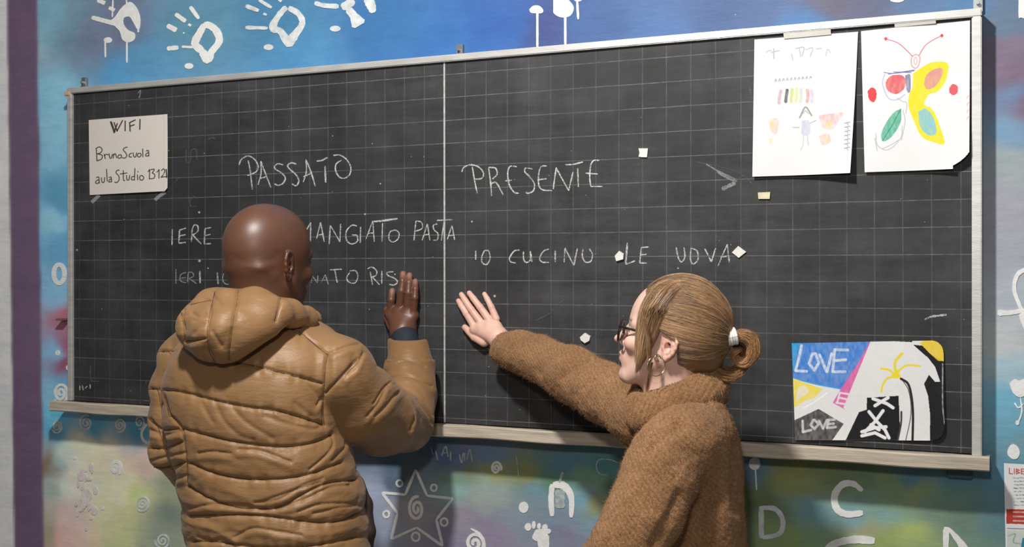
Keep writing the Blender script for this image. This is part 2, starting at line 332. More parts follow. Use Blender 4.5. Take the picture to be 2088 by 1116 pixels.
for x, y, r in [(885,995,6),(906,1065,7),(848,1095,8),(788,1049,6),(815,986,6)]:
    f = PW(); f.stroke([(x+r*math.cos(a), y+r*1.1*math.sin(a)) for a in np.linspace(0, 6.5, 12)], 4, n=2); f.build('painted_ring', M_white_paint, wall)
paint('painted_star', 'white outline star around a spiral', strokes=[([a, b], 5.5) for a, b in zip([(848,958),(871,1011),(924,1017),(890,1060),(903,1114),(850,1076),(798,1100),(811,1047),(779,1005),(827,1009)], [(871,1011),(924,1017),(890,1060),(903,1114),(850,1076),(798,1100),(811,1047),(779,1005),(827,1009),(848,958)])])
A3 = (740, 880); S3 = 560 / 2088; t3 = lambda p: T(A3, S3, p)
paint('painted_letter', 'white arch shaped letter', strokes=[(t3([(1440,400),(1432,520),(1440,645)]), [11,11,10]), (t3([(1445,405),(1530,415),(1585,500),(1585,655)]), [14,16,12,10])])
f = PW(); f.stroke(t3([(1500,440),(1500,585)]), 20); f.stroke(t3([(1520,310),(1495,390)]), 5); f.build('painted_smudge', M_faint_paint, wall)
paint('painted_footprint', 'white footprint with toes', strokes=[(t3([(1300,775),(1330,790),(1365,800),(1380,900)]), [20,24,26,20])], dots=[(740+1257*S3,880+727*S3,7,8),(740+1300*S3,880+712*S3,4,8),(740+1340*S3,880+720*S3,4,6),(740+1385*S3,880+732*S3,6,7),(740+1410*S3,880+760*S3,6,5)])
paint('painted_arc', None, strokes=[(t3([(820,740),(880,775),(920,840),(925,900)]), [2,6,6,5])])
paint('painted_writing', 'faint white scratched letters', mat=M_faint_paint, strokes=[(t3(p), 3) for p in ([(555,150),(570,220)],[(600,185),(630,115),(650,195)],[(615,165),(645,160)],[(668,150),(668,225)],[(735,175),(752,240),(765,160)],[(775,160),(775,225)],[(790,215),(815,140),(835,235)],[(520,120),(535,180)])])
paint('painted_writing', 'thin curved scratch', mat=M_faint_paint, strokes=[(t3([(1945,240),(1880,215),(1800,215),(1775,265),(1800,320),(1860,335)]), 1.8), (t3([(1165,190),(1175,250),(1185,340)]), 2.2)])
A2 = (1580, 660); S2 = .4087; t2 = lambda p: T(A2, S2, p)
paint('painted_letter', 'white letter C', strokes=[(t2([(438,835),(390,800),(335,805),(298,860),(310,925),(360,952),(440,945)]), [8,12,14,15,15,13,13])])
paint('painted_letter', 'white letter G cut by the bottom of the picture', strokes=[(t2([(498,1085),(400,1078),(310,1095),(255,1130),(240,1180)]), [17,16,14,13,12])])
paint('painted_letter', 'white letter N', strokes=[(t2([(855,1015),(852,1180)]), 12), (t2([(865,1020),(930,1100),(980,1180)]), [7,14,16])])
paint('painted_letter', 'white letter D', mat=M_grey_paint, strokes=[([(1552,1034),(1553,1098)], 11), ([(1548,1036),(1580,1038),(1596,1060),(1590,1088),(1555,1097)], [9,10,10,10,9])])
paint('painted_lollipop', None, mat=M_grey_paint, strokes=[([(1540,950),(1543,1000)], 3)], dots=[(1539,946,12,13)])
paint('painted_figure', 'white curved sign at the right edge', strokes=[([(2096,548),(2075,560),(2068,590),(2080,625),(2092,650)], [9,9,8,8,9]), ([(2034,638),(2060,638),(2092,632)], [13,9,8]), ([(2080,640),(2092,672)], 8)])
paint('painted_heart', 'white heart balloon', strokes=[(t2([(1195,395),(1215,420),(1240,400)]), 3), (t2([(1225,370),(1232,440),(1212,500)]), 3)], blobs=[t2([(1170,300),(1195,278),(1220,285),(1243,278),(1275,300),(1262,345),(1225,368),(1190,348)])], dots=[(1580+1210*S2, 660+495*S2, 4, 5)])
paint('painted_drop', 'white egg shaped drop', blobs=[t2([(1190,600),(1212,615),(1222,645),(1210,672),(1185,676),(1162,655),(1162,630),(1175,608)])])
f = PW()
for k in range(42): f.dot(float(rng.normal(174, 11)), float(rng.normal(1012, 26)), float(rng.uniform(2, 7)), float(rng.uniform(3, 10)))
f.build('painted_smudge', simple('pale_pink_paint', (.78, .71, .67), .6, .12, 60), wall)['kind'] = 'stuff'

# ------------------------------------------------------------------ blackboard
XL, XR = -21.37 * CELL, 21.37 * CELL
ZT = 2.1275; ZB = float(np.mean([W(905, 862)[2], W(1979, 921)[2], W(153, 820)[2]]))
print('board', XL, XR, ZT, [W(906,130)[2], W(1983,33)[2], W(150,189)[2]], ZB, [W(905,862)[2], W(1979,921)[2], W(153,820)[2]])
board = empty('blackboard', (0, 0, ZB)); tag(board, 'wide black chalkboard with ruled squares, metal frame and wooden chalk tray', 'blackboard')
rw = .019
box('slate_panel', (XL, 0, ZB), (-.0015, .03, ZT), M_slate, board); box('slate_panel', (.0015, 0, ZB), (XR, .03, ZT), M_slate, board)
M_joint = simple('chalky_joint_strip', (.42, .42, .41), .7, .3, 60, bmp=.3)
box('joint_strip', (-.0022, -.0015, ZB), (.0022, .005, ZT), M_joint, board)
box('frame_rail', (XL - rw, -.010, ZT), (XR + rw, .040, ZT + .017), M_alu, board, .002)
box('frame_rail', (XL - rw * .9, -.010, ZB), (XL, .040, ZT), M_alu, board, .002)
box('frame_rail', (XR, -.010, ZB - .01), (XR + rw, .040, ZT), M_alu, board, .002)
# tray of pale wood with a raised lip
bm = bmesh.new(); prof = [(.03, -.003), (-.030, -.003), (-.034, .001), (-.044, .001), (-.047, -.002), (-.047, -.026), (-.044, -.029), (.03, -.029)]
xs = np.linspace(XL - .048, XR + .034, 90); rows = []
for x in xs:
    rows.append([bm.verts.new((x, y + .0012 * math.sin(x * 31) * (y < 0), ZB + z + .0012 * math.sin(x * 23 + y * 40))) for y, z in prof])
for a, b in zip(rows, rows[1:]):
    for k in range(len(prof)): bm.faces.new((a[k], a[(k + 1) % len(prof)], b[(k + 1) % len(prof)], b[k]))
bm.faces.new(rows[0]); bm.faces.new(rows[-1][::-1]); bmesh.ops.recalc_face_normals(bm, faces=bm.faces[:])
me = bpy.data.meshes.new('chalk_tray'); bm.to_mesh(me); bm.free(); link('chalk_tray', me, M_wood, board)
box('corner_block', (XL - .026, -.014, ZT - .006), (XL - .004, .0, ZT + .006), simple('raw_pine', (.55, .40, .22), .6, .2), board, .002)
for px, py in ((168, 166), (935, 99), (1994, 4)):
    c = W(px, py, -.03); hk = empty('tmp')
    bpy.data.objects.remove(hk)
    V = []; F = []
    f1 = box('hanging_bracket', (c[0] - .009, .034, c[2] - .020), (c[0] + .009, .045, c[2] + .012), M_steel, board, .001)
    box('bracket_screw', (c[0] - .003, .024, c[2] - .006), (c[0] + .003, .036, c[2] + .000), M_steel, f1, .001)
c = W(1962, 968, -.03); box('support_bracket', (c[0] - .03, .02, c[2] - .006), (c[0] + .02, .045, c[2] + .03), simple('painted_bracket', (.05, .09, .11), .6), board, .002)
c = W(127, 652, -.03); box('side_hook', (c[0] - .010, .012, c[2] - .002), (c[0] + .02, .045, c[2] + .004), simple('painted_hook', (.2, .12, .12), .5), board, .001)

def chalk(label, origin, s, strokes, w=2.6, mat=None, dots=(), name='chalk_word'):
    f = Flat(.0002, .0006)
    for st in strokes:
        ww = w
        if isinstance(st, tuple) and isinstance(st[1], (int, float)): st, ww = st
        f.stroke(T(origin, s, st), ww * .86, n=6, taper=.7, wob=.25)
    for x, y, r in dots:
        g_ = Flat(.0002, .0006); g_.dot(origin[0] + x * s, origin[1] + y * s, r); g_.build('chalk_dot', mat or M_chalk, board)
    return f.build(name, mat or M_chalk, board, label)
o5, s5 = (340, 280), .30472; o6, s6 = (900, 280), .3161
chalk('chalk word PASSATO', o5, s5, [[(485,185),(500,150),(545,125),(590,150),(612,195),(600,230),(560,250),(540,255)],[(545,155),(560,230),(573,350)],[(612,318),(632,240),(630,160)],[(630,160),(660,240),(698,338)],[(625,275),(668,265)],
 [(780,185),(745,178),(722,195),(730,215),(770,240),(795,275),(775,312),(745,322),(722,312)],[(868,180),(835,172),(810,190),(825,215),(865,250),(885,290),(868,325),(838,312)],[(915,300),(935,230),(932,150)],[(932,150),(965,230),(995,328)],[(915,265),(970,240)],
 ([(1005,160),(1040,155),(1078,135)],3.6),([(1060,190),(1065,305)],3.6),[(1115,122),(1160,120),(1205,150),(1232,200),(1225,250),(1190,275),(1155,265),(1132,225),(1135,180),(1170,155)]], 3.0)
chalk('chalk word IERE', o5, s5, [[(38,615),(36,722)],[(130,608),(86,622)],[(86,620),(82,710)],[(82,710),(132,703)],[(85,662),(128,652)],[(172,612),(165,700)],[(172,612),(185,588),(208,595),(208,630),(175,655)],[(175,655),(232,715)],[(298,605),(258,612)],[(258,612),(252,715)],[(252,715),(298,712)],[(255,660),(295,650)]], 2.8, dots=[(218,503,2.2)])
chalk('chalk word MANGIATO', o5, s5, [[(925,640),(965,570)],[(965,570),(962,700)],[(1003,680),(1030,570)],[(1030,570),(1055,700)],[(1012,655),(1050,650)],[(1088,718),(1095,590)],[(1095,590),(1160,700)],[(1160,700),(1165,580)],[(1275,595),(1240,590),(1203,630),(1205,690),(1240,715),(1278,695),(1275,655)],[(1275,655),(1240,655)],[(1298,600),(1296,708)],[(1335,680),(1380,560)],[(1380,560),(1390,700)],[(1345,645),(1385,640)],([(1385,565),(1440,560),(1548,545)],4.4),[(1445,575),(1442,700)],[(1530,620),(1495,635),(1488,680),(1515,702),(1550,680),(1555,640),(1530,620)]], 2.7)
chalk('chalk word PASTA running over the joint', o5, s5, [[(1668,560),(1655,690)],[(1668,560),(1705,570),(1710,610),(1665,630)],[(1710,690),(1745,580)],[(1745,580),(1762,690)],[(1720,655),(1755,650)],[(1812,580),(1785,590),(1790,620),(1815,645),(1812,685),(1785,690)],[(1808,557),(1915,552)],[(1858,560),(1838,692)],[(1878,685),(1910,590)],[(1910,590),(1928,690)],[(1885,660),(1925,655)]], 2.7)
chalk('thin chalk word IERI', o5, s5, [[(62,885),(62,980)],[(130,905),(95,920),(92,960),(130,975)],[(85,945),(128,940)],[(145,905),(140,975)],[(145,905),(170,905),(180,930),(150,945)],[(150,945),(200,980)]], 2.2, M_chalk_thin)
chalk('bold chalk letter i with its dot', o5, s5, [[(222,895),(224,978)]], 4.2, dots=[(220,828,2.6)])
chalk('chalk letters beside the head', o5, s5, [([(338,905),(345,985)],3.4),[(412,900),(385,910),(375,950),(390,980),(420,985)]], 2.4, M_chalk_thin)
chalk('chalk letters NATO ending a word', o5, s5, [[(945,960),(945,975)],[(968,978),(972,925)],[(972,925),(1010,975)],[(1010,975),(1012,925)],[(1035,972),(1062,920)],[(1062,920),(1082,985)],[(1045,958),(1075,955)]], 2.3, M_chalk_thin)
chalk('chalk letters TO', o5, s5, [[(1092,888),(1172,884)],[(1125,890),(1142,975)],[(1225,905),(1205,940),(1220,970),(1260,975),(1280,935),(1265,895),(1225,895)]], 2.7)
chalk('chalk letters RIS by the hand', o5, s5, [[(1362,900),(1378,990)],[(1345,880),(1375,870),(1405,895),(1400,925),(1375,935)],[(1375,935),(1425,988)],[(1440,895),(1440,982)],[(1520,900),(1478,905),(1480,925),(1525,945),(1545,970),(1520,990),(1490,985)]], 2.9)
chalk('chalk word PRESENTE', o6, s6, [[(132,225),(145,195),(190,178),(240,192),(272,230),(262,265),(212,272)],[(200,190),(215,280),(232,362)],[(305,195),(318,290),(325,380)],[(305,195),(350,200),(360,240),(330,270)],[(320,300),(355,295),(400,372)],[(487,190),(445,188),(430,220),(430,260),(440,310),(470,355),(500,362)],[(410,282),(455,278)],
 [(588,205),(545,200),(540,225),(570,255),(600,300),(595,345),(560,362),(545,355)],[(680,185),(645,190),(630,230),(628,300),(650,338),(715,345)],[(622,275),(680,268)],[(722,335),(742,195)],[(742,200),(822,345)],[(822,345),(850,225)],([(800,178),(850,175),(915,160)],3.4),[(880,200),(885,322)],[(1020,150),(985,150),(965,180),(958,260),(965,318)],[(965,318),(1040,318)],[(930,232),(1010,238)]], 3.1)
chalk('chalk word IO', o6, s6, [[(222,733),(222,790)],[(280,730),(262,770),(265,810),(295,820),(315,780),(305,735),(280,730)]], 3.0)
chalk('chalk word CUCINO', o6, s6, [[(505,728),(470,735),(440,780),(450,805),(482,812)],[(530,738),(532,790),(550,808),(575,790),(575,735)],[(575,735),(585,805)],[(695,722),(660,735),(635,780),(650,805),(695,808)],[(735,732),(735,805)],[(792,812),(798,715)],[(798,715),(855,828)],[(855,828),(878,718)],[(915,722),(910,770),(930,805),(965,800),(975,755),(955,720)]], 3.0)
chalk('chalk word LE', o6, s6, [([(1200,680),(1190,820)],3.8),[(1190,820),(1250,798)],[(1340,708),(1290,712)],[(1290,712),(1280,812)],[(1280,812),(1325,812)],[(1285,760),(1325,755)]], 3.2)
chalk('chalk word UOVA', o6, s6, [[(1515,710),(1530,780),(1550,805),(1572,770),(1565,710)],[(1610,715),(1608,790),(1625,818),(1655,790),(1650,735),(1610,715)],[(1700,720),(1742,805)],[(1742,805),(1770,715)],[(1785,830),(1845,690)],[(1845,690),(1858,808)],[(1800,775),(1855,765)]], 3.2)
chalk('smeared chalk mark', (0,0), 1, [([(1472,386),(1485,380),(1500,373)],9),([(1462,350),(1485,364),(1503,370)],5),([(1440,335),(1470,352),(1500,366)],4)], 4, M_smear, name='chalk_smear')
chalk('short chalk stroke', (0,0), 1, [([(1885,652),(1900,646),(1930,642)],5)], 5, name='chalk_smear')
chalk(None, (0,0), 1, [([(1524,160),(1534,200)],6)], 5, M_chalk_faint, name='chalk_smear')
chalk('small chalk letters in the corner', (0,0), 1, [[(163,787),(163,796)],[(168,786),(170,796)],[(184,784),(184,793)],[(174,792),(178,788)]], 2.4, name='chalk_word')
chalk(None, (0,0), 1, [[(282,190),(287,184),(286,192),(284,200)]], 1.6, M_chalk_thin, name='chalk_smear')
chalk('wiped ghost writing', (0,0), 1, [[(380,305),(380,330),(388,330),(390,308),(400,306),(402,328)]], 3, M_chalk_faint, name='chalk_smear')
for q in ([(398,400),(388,408),(390,422),(402,420)],[(355,360),(362,366),(354,374)],[(425,285),(432,281),(440,283)],[(185,745),(186,775),(205,778)],[(1150,610),(1120,640),(1090,655)],[(1420,330),(1500,350),(1540,380)]): chalk(None, (0,0), 1, [q], 3, M_chalk_faint, name='chalk_smear')
f = Flat(.0002, .0006)
for k in range(70):
    x = rng.uniform(160, 1970); y = rng.uniform(200, 850); f.dot(x, y, float(rng.choice([.6, .8, 1.0, 1.5], p=[.5, .3, .15, .05])))
for x, y, r in [(963,452,1.8),(1009,604,2.6),(776,375,1.5),(1790,289,1.8),(1500,30,1),(158,510,2),(1383,547,2),(745,437,1.8)]: f.dot(x, y, r)
o = f.build('chalk_specks', M_chalk, board); o['kind'] = 'stuff'

# ------------------------------------------------------------------ papers: dense curved sheets with printed colours
def inpoly(U, Vv, poly):
    c = np.zeros(U.shape, bool); n = len(poly); j = n - 1
    for i in range(n):
        xi, yi = poly[i]; xj, yj = poly[j]
        if yi != yj: c ^= ((yi > Vv) != (yj > Vv)) & (U < (xj - xi) * (Vv - yi) / (yj - yi) + xi)
        j = i
    return c
def distline(X, Y, L):
    d = np.full(X.shape, 1e9, np.float32)
    for (ax, ay), (bx, by) in zip(L[:-1], L[1:]):
        m = (X > min(ax, bx) - 60) & (X < max(ax, bx) + 60) & (Y > min(ay, by) - 60) & (Y < max(ay, by) + 60)
        if not m.any(): continue
        x = X[m]; y = Y[m]; vx, vy = bx - ax, by - ay; t = (((x - ax) * vx + (y - ay) * vy) / (vx * vx + vy * vy + 1e-9)).clip(0, 1)
        d[m] = np.minimum(d[m], np.hypot(x - ax - t * vx, y - ay - t * vy))
    return d
class Sheet:
    def __init__(s, corners, nu, nv, base, lift):      # corners TL,TR,BR,BL in picture coordinates on the slate plane
        u, v = np.meshgrid(np.linspace(0, 1, nu), np.linspace(0, 1, nv)); c = np.array(corners, float)
        # bilinear in world on the plane, then lifted off it
        Wc = W(c[:, 0], c[:, 1], .001)
        U = u[..., None]; Vv = v[..., None]
        p = (1 - Vv) * ((1 - U) * Wc[0] + U * Wc[1]) + Vv * ((1 - U) * Wc[3] + U * Wc[2])
        s.x, s.y, _ = proj(p.reshape(-1, 3)); s.x = s.x.reshape(u.shape); s.y = s.y.reshape(u.shape)
        p[..., 1] -= lift(u, v); s.p = p; s.u = u; s.v = v; s.keep = np.ones(u.shape, bool)
        s.col = np.empty(u.shape + (3,)); s.col[:] = lin(base); s.nu, s.nv = nu, nv
    def fill(s, poly, c, smooth=True, op=1.0, tex=0):
        if smooth: poly = smooth_line(list(poly) + [poly[0]], 6)
        m = inpoly(s.x, s.y, poly).astype(float) * op
        if tex: m = m * (1 - tex * (.5 + .5 * vnoise(np.stack([s.x * .25, s.y * .12, s.x * 0], -1))).clip(0, 1))
        s.col = s.col * (1 - m[..., None]) + m[..., None] * lin(c)
    def line(s, pts, w, c, smooth=True, op=1.0, tex=0):
        L = smooth_line(pts, 5) if smooth and len(pts) > 2 else np.array(pts, float)
        m = ((w / 2 + .5 - distline(s.x, s.y, L)) / 1.0).clip(0, 1) * op
        if tex: m = m * (1 - tex * (.5 + .5 * vnoise(np.stack([s.x * .3, s.y * .3, s.x * 0], -1))))
        s.col = s.col * (1 - m[..., None]) + m[..., None] * lin(c)
    def cut(s, poly): s.keep &= ~inpoly(s.x, s.y, poly)
    def build(s, name, mat, th=.0004):
        nu, nv = s.nu, s.nv; n = nu * nv; V = s.p.reshape(-1, 3)
        kf = (s.keep[:-1, :-1] & s.keep[1:, :-1] & s.keep[:-1, 1:] & s.keep[1:, 1:]).ravel()
        i = (np.arange(nu - 1)[None] + nu * np.arange(nv - 1)[:, None]).ravel()[kf]
        F = np.stack([i, i + nu, i + nu + 1, i + 1], 1)
        V2 = V + np.array([0, th, 0]); F2 = F[:, ::-1] + n
        rim = []
        top = np.arange(nu - 1); rim += [(a + 1, a, a + n, a + 1 + n) for a in top] if s.keep[0].all() else []
        b0 = (nv - 1) * nu; rim += [(b0 + a, b0 + a + 1, b0 + a + 1 + n, b0 + a + n) for a in top if s.keep[-1][a] and s.keep[-1][a + 1] and s.keep[-2][a] and s.keep[-2][a + 1]]
        o = mesh(name, np.vstack([V, V2]), F.tolist() + F2.tolist() + rim, mat, None, True, np.vstack([s.col.reshape(-1, 3), np.tile(s.col.reshape(-1, 3).mean(0) * .9, (n, 1))]))
        return o
M_paper = attrmat('drawing_paper', .65, .03, 30, bmp=.15); M_paper2 = attrmat('painted_paper', .45, .06, 90, bmp=.3, bscale=90)
# wifi notice
sh = Sheet([(182,245),(343,233),(345,390),(184,398)], 340, 330, (222,214,206), lambda u, v: .002 + .002 * np.sin(u * 3.1) + .004 * (v ** 2) * u + .0015 * (u > .95))
o8, s8 = (140, 200), .21505
INK = (45, 44, 46)
def tx(st, w=2.0, c=INK):
    for q in st: sh.line(T(o8, s8, q), w, c)
tx([[(405,228),(440,330)],[(440,330),(470,245)],[(440,235),(468,315)],[(468,315),(520,215)],[(545,220),(545,312)],[(588,235),(592,315)],[(588,235),(640,210)],[(590,270),(630,255)],[(685,205),(683,298)]], 2.5)
tx([[(415,228),(450,322)]], 2.0)
tx([[(268,480),(275,595)],[(265,480),(300,465),(325,490),(310,520),(280,530)],[(280,530),(325,545),(318,580),(275,597)],[(345,535),(355,575)],[(348,550),(365,535),(382,540)],[(392,530),(398,565),(412,572),(425,535)],[(432,572),(435,535)],[(435,545),(452,530),(465,568)],[(505,540),(482,545),(478,568),(498,572),(512,555),(505,540)],
 [(565,468),(540,475),(528,495),(550,520),(562,548),(545,570),(518,568)],[(608,525),(588,535),(585,558),(608,562)],[(622,522),(628,555),(645,560),(655,522)],[(690,525),(668,530),(665,555),(685,560),(698,540),(690,525)],[(712,485),(714,558)],[(745,505),(765,500),(770,552)],[(768,520),(745,530),(742,552),(768,548)]])
tx([[(270,755),(292,752),(298,808)],[(295,778),(270,785),(262,805),(280,812),(296,798)],[(318,758),(325,798),(345,798),(350,755)],[(368,678),(375,790)],[(395,755),(412,752),(418,795)],[(415,768),(395,778),(392,798),(415,795)],[(490,685),(468,690),(460,712),(485,740),(490,775),(470,802),(448,800)],[(530,690),(532,775),(545,785)],[(500,722),(565,712)],[(560,735),(565,775),(582,778),(592,735)],[(632,745),(612,750),(608,775),(630,778)],[(640,670),(636,780)],[(665,730),(668,778)],[(668,698),(670,702)],[(705,735),(688,745),(690,775),(712,780),(725,755),(705,735)],
 [(765,700),(780,680)],[(780,680),(778,770)],[(792,680),(822,678),(805,712)],[(805,712),(828,730),(820,762),(785,768)],[(848,705),(868,682)],[(868,682),(868,762)],[(890,690),(910,672),(925,692),(912,725),(888,752)],[(888,752),(938,748)]])
tx([[(938,680),(945,755)]], 2.6)
sh.cut([(348,380),(348,393),(338,393)])
tag(sh.build('wifi_notice', M_paper), 'handwritten square WIFI notice sheet taped on the left of the blackboard', 'notice')
def strip(name, label, pts, w, h, mat, th=.0004, cat='tape', group=None):
    f = Flat(h, th); f.stroke(pts, w, n=3, taper=1, wob=.03, straight=True); o = f.build(name, mat, None); return tag(o, label, cat, group)
strip('tape_strip', 'clear tape strip under the left corner of the WIFI notice', [(203,398),(187,413)], 7, .0004, M_clear)
strip('tape_strip', 'crumpled clear tape strip under the right corner of the WIFI notice', [(337,392),(325,400),(316,408)], 7, .0004, M_clear)
# faint rainbow drawing
o1, s1_ = (1500, 0), .35835; t1 = lambda p: T(o1, s1_, p)
sh = Sheet([(1539,81),(1750,65),(1737,355),(1536,361)], 230, 300, (250,249,247), lambda u, v: .003 + .030 * np.maximum(v - .25, 0) ** 1.5 * (u ** 1.5) + .004 * v + .003 * np.sin(u * 5 + v * 2) * v)
pl = (222,214,214)
for q, w in [([(175,300),(190,290),(205,290)],2.5),([(218,280),(220,335)],3),([(205,300),(250,290)],2.5),([(320,310),(328,345)],2),([(345,278),(390,272),(380,320)],2.4),([(365,280),(372,325)],2),([(400,285),(440,275),(425,325)],2),([(460,280),(490,278)],2),([(515,320),(525,282),(540,300)],1.6)]: sh.line(t1(q), w, (215,215,214))
for x in range(225, 445, 22): sh.line(t1([(x, 468 - (x - 225) * .1), (x + 6, 452 - (x - 225) * .08), (x + 10, 466 - (x - 225) * .1)]), 1.8, (205,205,207))
for k, (c, xx) in enumerate([((228,195,198), 250), ((105,112,108), 288), ((225,230,150), 318), ((236,240,180), 345), ((226,236,222), 372), ((240,190,190), 410), ((236,222,235), 435)]):
    sh.line(t1([(xx, 580 if k else 590), (xx + 4, 545), (xx + 4 + (3 - k) * 2, 508 + abs(k - 3) * 4)]), 6.5, c, tex=.4, op=.85)
sh.line(t1([(368,672),(400,612),(435,660)]), 3, (196,194,188)); sh.line(t1([(385,650),(400,632),(418,650)]), 2, (215,212,205))
sh.fill(t1([(380,690),(420,690),(425,765),(378,765)]), (222,224,238), tex=.5, op=.8); sh.line(t1([(328,728),(365,728)]), 1.6, (205,205,210)); sh.line(t1([(425,705),(460,688)]), 1.6, (205,205,215)); sh.line(t1([(390,768),(388,820),(375,858)]), 1.4, (222,222,228)); sh.line(t1([(410,768),(418,830)]), 1.4, (222,222,228))
sh.fill(t1([(190,680),(245,680),(240,760),(205,755)]), (246,222,214), tex=.7, op=.8); sh.fill(t1([(195,700),(225,700),(215,740)]), (246,236,190), tex=.5); sh.fill(t1([(190,790),(215,795),(205,825)]), (246,240,205), tex=.5)
sh.fill(t1([(475,660),(540,650),(615,645),(590,690),(555,740),(500,730)]), (246,218,214), tex=.7); sh.fill(t1([(510,700),(550,695),(545,730),(515,728)]), (250,236,196), tex=.5); sh.fill(t1([(480,775),(530,765),(545,810),(495,828)]), (247,224,216), tex=.6); sh.fill(t1([(505,785),(530,785),(525,808)]), (250,238,190), tex=.4)
for y in range(705, 860, 24): sh.line(t1([(625, y), (655, y - 6)]), 1.5, (178,178,184)); sh.line(t1([(640, y), (645, y + 12)]), 1.3, (188,188,192))
sh.col = .74 * (sh.col / lin([250, 249, 247])).clip(0, 1) ** 1.75
tag(sh.build('child_drawing', M_paper), 'faint white child drawing with a pale rainbow, left of the butterfly sheet', 'drawing', 'children drawings at the top right of the board')
# butterfly drawing
sh = Sheet([(1756,64),(1978,42),(1977,345),(1764,352)], 240, 330, (251,250,249), lambda u, v: .003 + .028 * np.maximum(v - .35, 0) * (u ** 2) + .003 * v + .002 * np.sin(u * 6 + v))
sh.line(t1([(857,225),(920,245),(965,280),(1005,320)]), 1.8, (226,120,140)); sh.line(t1([(1045,315),(1080,260),(1130,225),(1172,205)]), 1.8, (226,120,140))
for x, y in ((855,223),(1173,202)): sh.fill(t1([(x-10,y),(x,y-10),(x+10,y),(x,y+12)]), (236,84,104))
for w in (1.8,): sh.line(t1([(1025,310),(1003,330),(1003,375),(1025,390),(1043,370),(1048,325),(1025,310)]), w, (232,160,168)); sh.line(t1([(1025,325),(1015,345),(1022,370),(1035,350),(1025,325)]), 1.4, (238,180,188))
for q in ([(845,415),(900,420),(1015,405)],[(870,425),(960,410),(1020,400)],[(900,412),(1000,415)]): sh.line(t1(q), 1.6, (120,122,180))
sh.fill(t1([(965,430),(995,430),(995,520),(975,520)]), (130,132,170), tex=.4); sh.line(t1([(850,425),(838,480),(870,560),(920,570),(965,540)]), 2, (205,200,228)); sh.line(t1([(920,560),(950,580),(975,590),(970,650)]), 1.5, (200,196,222))
sh.fill(t1([(862,455),(890,432),(945,430),(968,460),(958,510),(915,538),(870,520),(855,485)]), (238,108,112), tex=.25)
sh.fill(t1([(752,520),(775,500),(800,515),(802,560),(785,585),(760,565)]), (236,88,92)); sh.fill(t1([(1215,505),(1235,480),(1262,492),(1265,525),(1242,545),(1218,530)]), (238,112,122))
sh.fill(t1([(1010,420),(1060,385),(1120,355),(1205,360),(1205,430),(1180,490),(1145,525),(1100,540),(1085,580),(1130,640),(1160,710),(1190,820),(1120,810),(1060,780),(1020,700),(985,610),(988,540),(1005,500)]), (250,238,30), tex=.12)
sh.fill(t1([(1072,480),(1085,430),(1130,395),(1175,390),(1175,430),(1140,490),(1090,510)]), (236,170,166), tex=.2)
sh.fill(t1([(1040,640),(1080,620),(1120,660),(1142,720),(1140,765),(1095,770),(1050,720)]), (150,212,226), tex=.3); sh.fill(t1([(1085,560),(1105,600),(1090,610),(1075,590)]), (251,250,249))
sh.fill(t1([(945,620),(940,700),(890,780),(840,808),(832,760),(865,690),(905,640)]), (104,198,166), tex=.25); sh.line(t1([(940,625),(890,720),(840,800)]), 1.3, (60,140,110))
for q in ([(800,760),(810,830),(870,855),(940,790),(950,720)],[(835,850),(880,830),(930,800)],[(955,630),(965,700),(945,800)],[(795,790),(808,860)]): sh.line(t1(q), 1.6, (200,200,214))
for y in range(560, 720, 40): sh.line(t1([(1315,y),(1328,y-14),(1318,y+8)]), 1.4, (240,200,205))
sh.col = .80 * (sh.col / lin([251, 250, 249])).clip(0, 1) ** 1.15
sh.cut([(1984,300),(1978,312),(1970,322),(1958,332),(1944,340),(1944,360),(1990,360)])
tag(sh.build('child_drawing', M_paper), 'white sheet with a coloured butterfly drawing at the top right of the board', 'drawing', 'children drawings at the top right of the board')
strip('tape_strip', 'masking tape strip over the top of the faint rainbow sheet', [(1598,73),(1694,64)], 13, .0065, M_tape, cat='tape')
strip('tape_strip', 'masking tape strip over the top of the butterfly sheet', [(1824,50),(1908,42)], 12, .0062, M_tape, cat='tape')
# LOVE painting
sh = Sheet([(1615,700),(1924,694),(1927,898),(1622,897)], 420, 290, (232,231,230), lambda u, v: .003 + .002 * np.sin(u * 9) + .006 * (v - .5) ** 2 + .005 * np.maximum(u - .9, 0) * 10 * v)
q2 = lambda p: T(A2, S2, p)
BLK = (26, 26, 28)
sh.fill(q2([(60,80),(490,60),(470,110),(335,330),(90,270)]), (48,128,214), False, tex=.18); sh.fill(q2([(60,80),(150,60),(110,140),(100,230),(60,230)]), (40,175,225), False, op=.6)
sh.line(q2([(90,270),(200,300),(330,325)]), 3, (70,160,230))
for p in ([(135,110),(120,180),(105,232)],[(105,235),(160,238)],[(190,150),(172,200),(200,232),(222,195),(205,150),(190,150)],[(225,155),(260,240)],[(262,240),(285,150)],[(300,130),(290,235)],[(305,130),(365,132)],[(300,185),(355,180)],[(290,240),(352,240)]): sh.line(q2(p), 5.5, (226,232,242), False, tex=.5)
sh.fill(q2([(490,60),(478,120),(350,428),(290,395),(330,325),(420,190)]), (226,96,168), False, tex=.15); sh.fill(q2([(490,60),(510,60),(450,200),(352,428),(342,420),(420,230)]), (232,231,230), False)
for p in ([(325,345),(312,395)],[(325,345),(368,352)],[(318,368),(360,378)],[(308,395),(352,402)]): sh.line(q2(p), 4, (238,222,232), False)
sh.fill(q2([(85,270),(130,285),(150,295),(240,325),(200,370),(150,385),(115,410),(85,420)]), (244,222,50), False, tex=.3); sh.fill(q2([(115,320),(150,310),(170,340),(130,370),(108,390)]), (236,232,215), True, tex=.3)
sh.line(q2([(145,420),(200,390),(262,345)]), 3, (250,250,250))
sh.fill(q2([(60,500),(220,425),(345,500),(275,600),(60,600)]), (66,64,66), False, tex=.15)
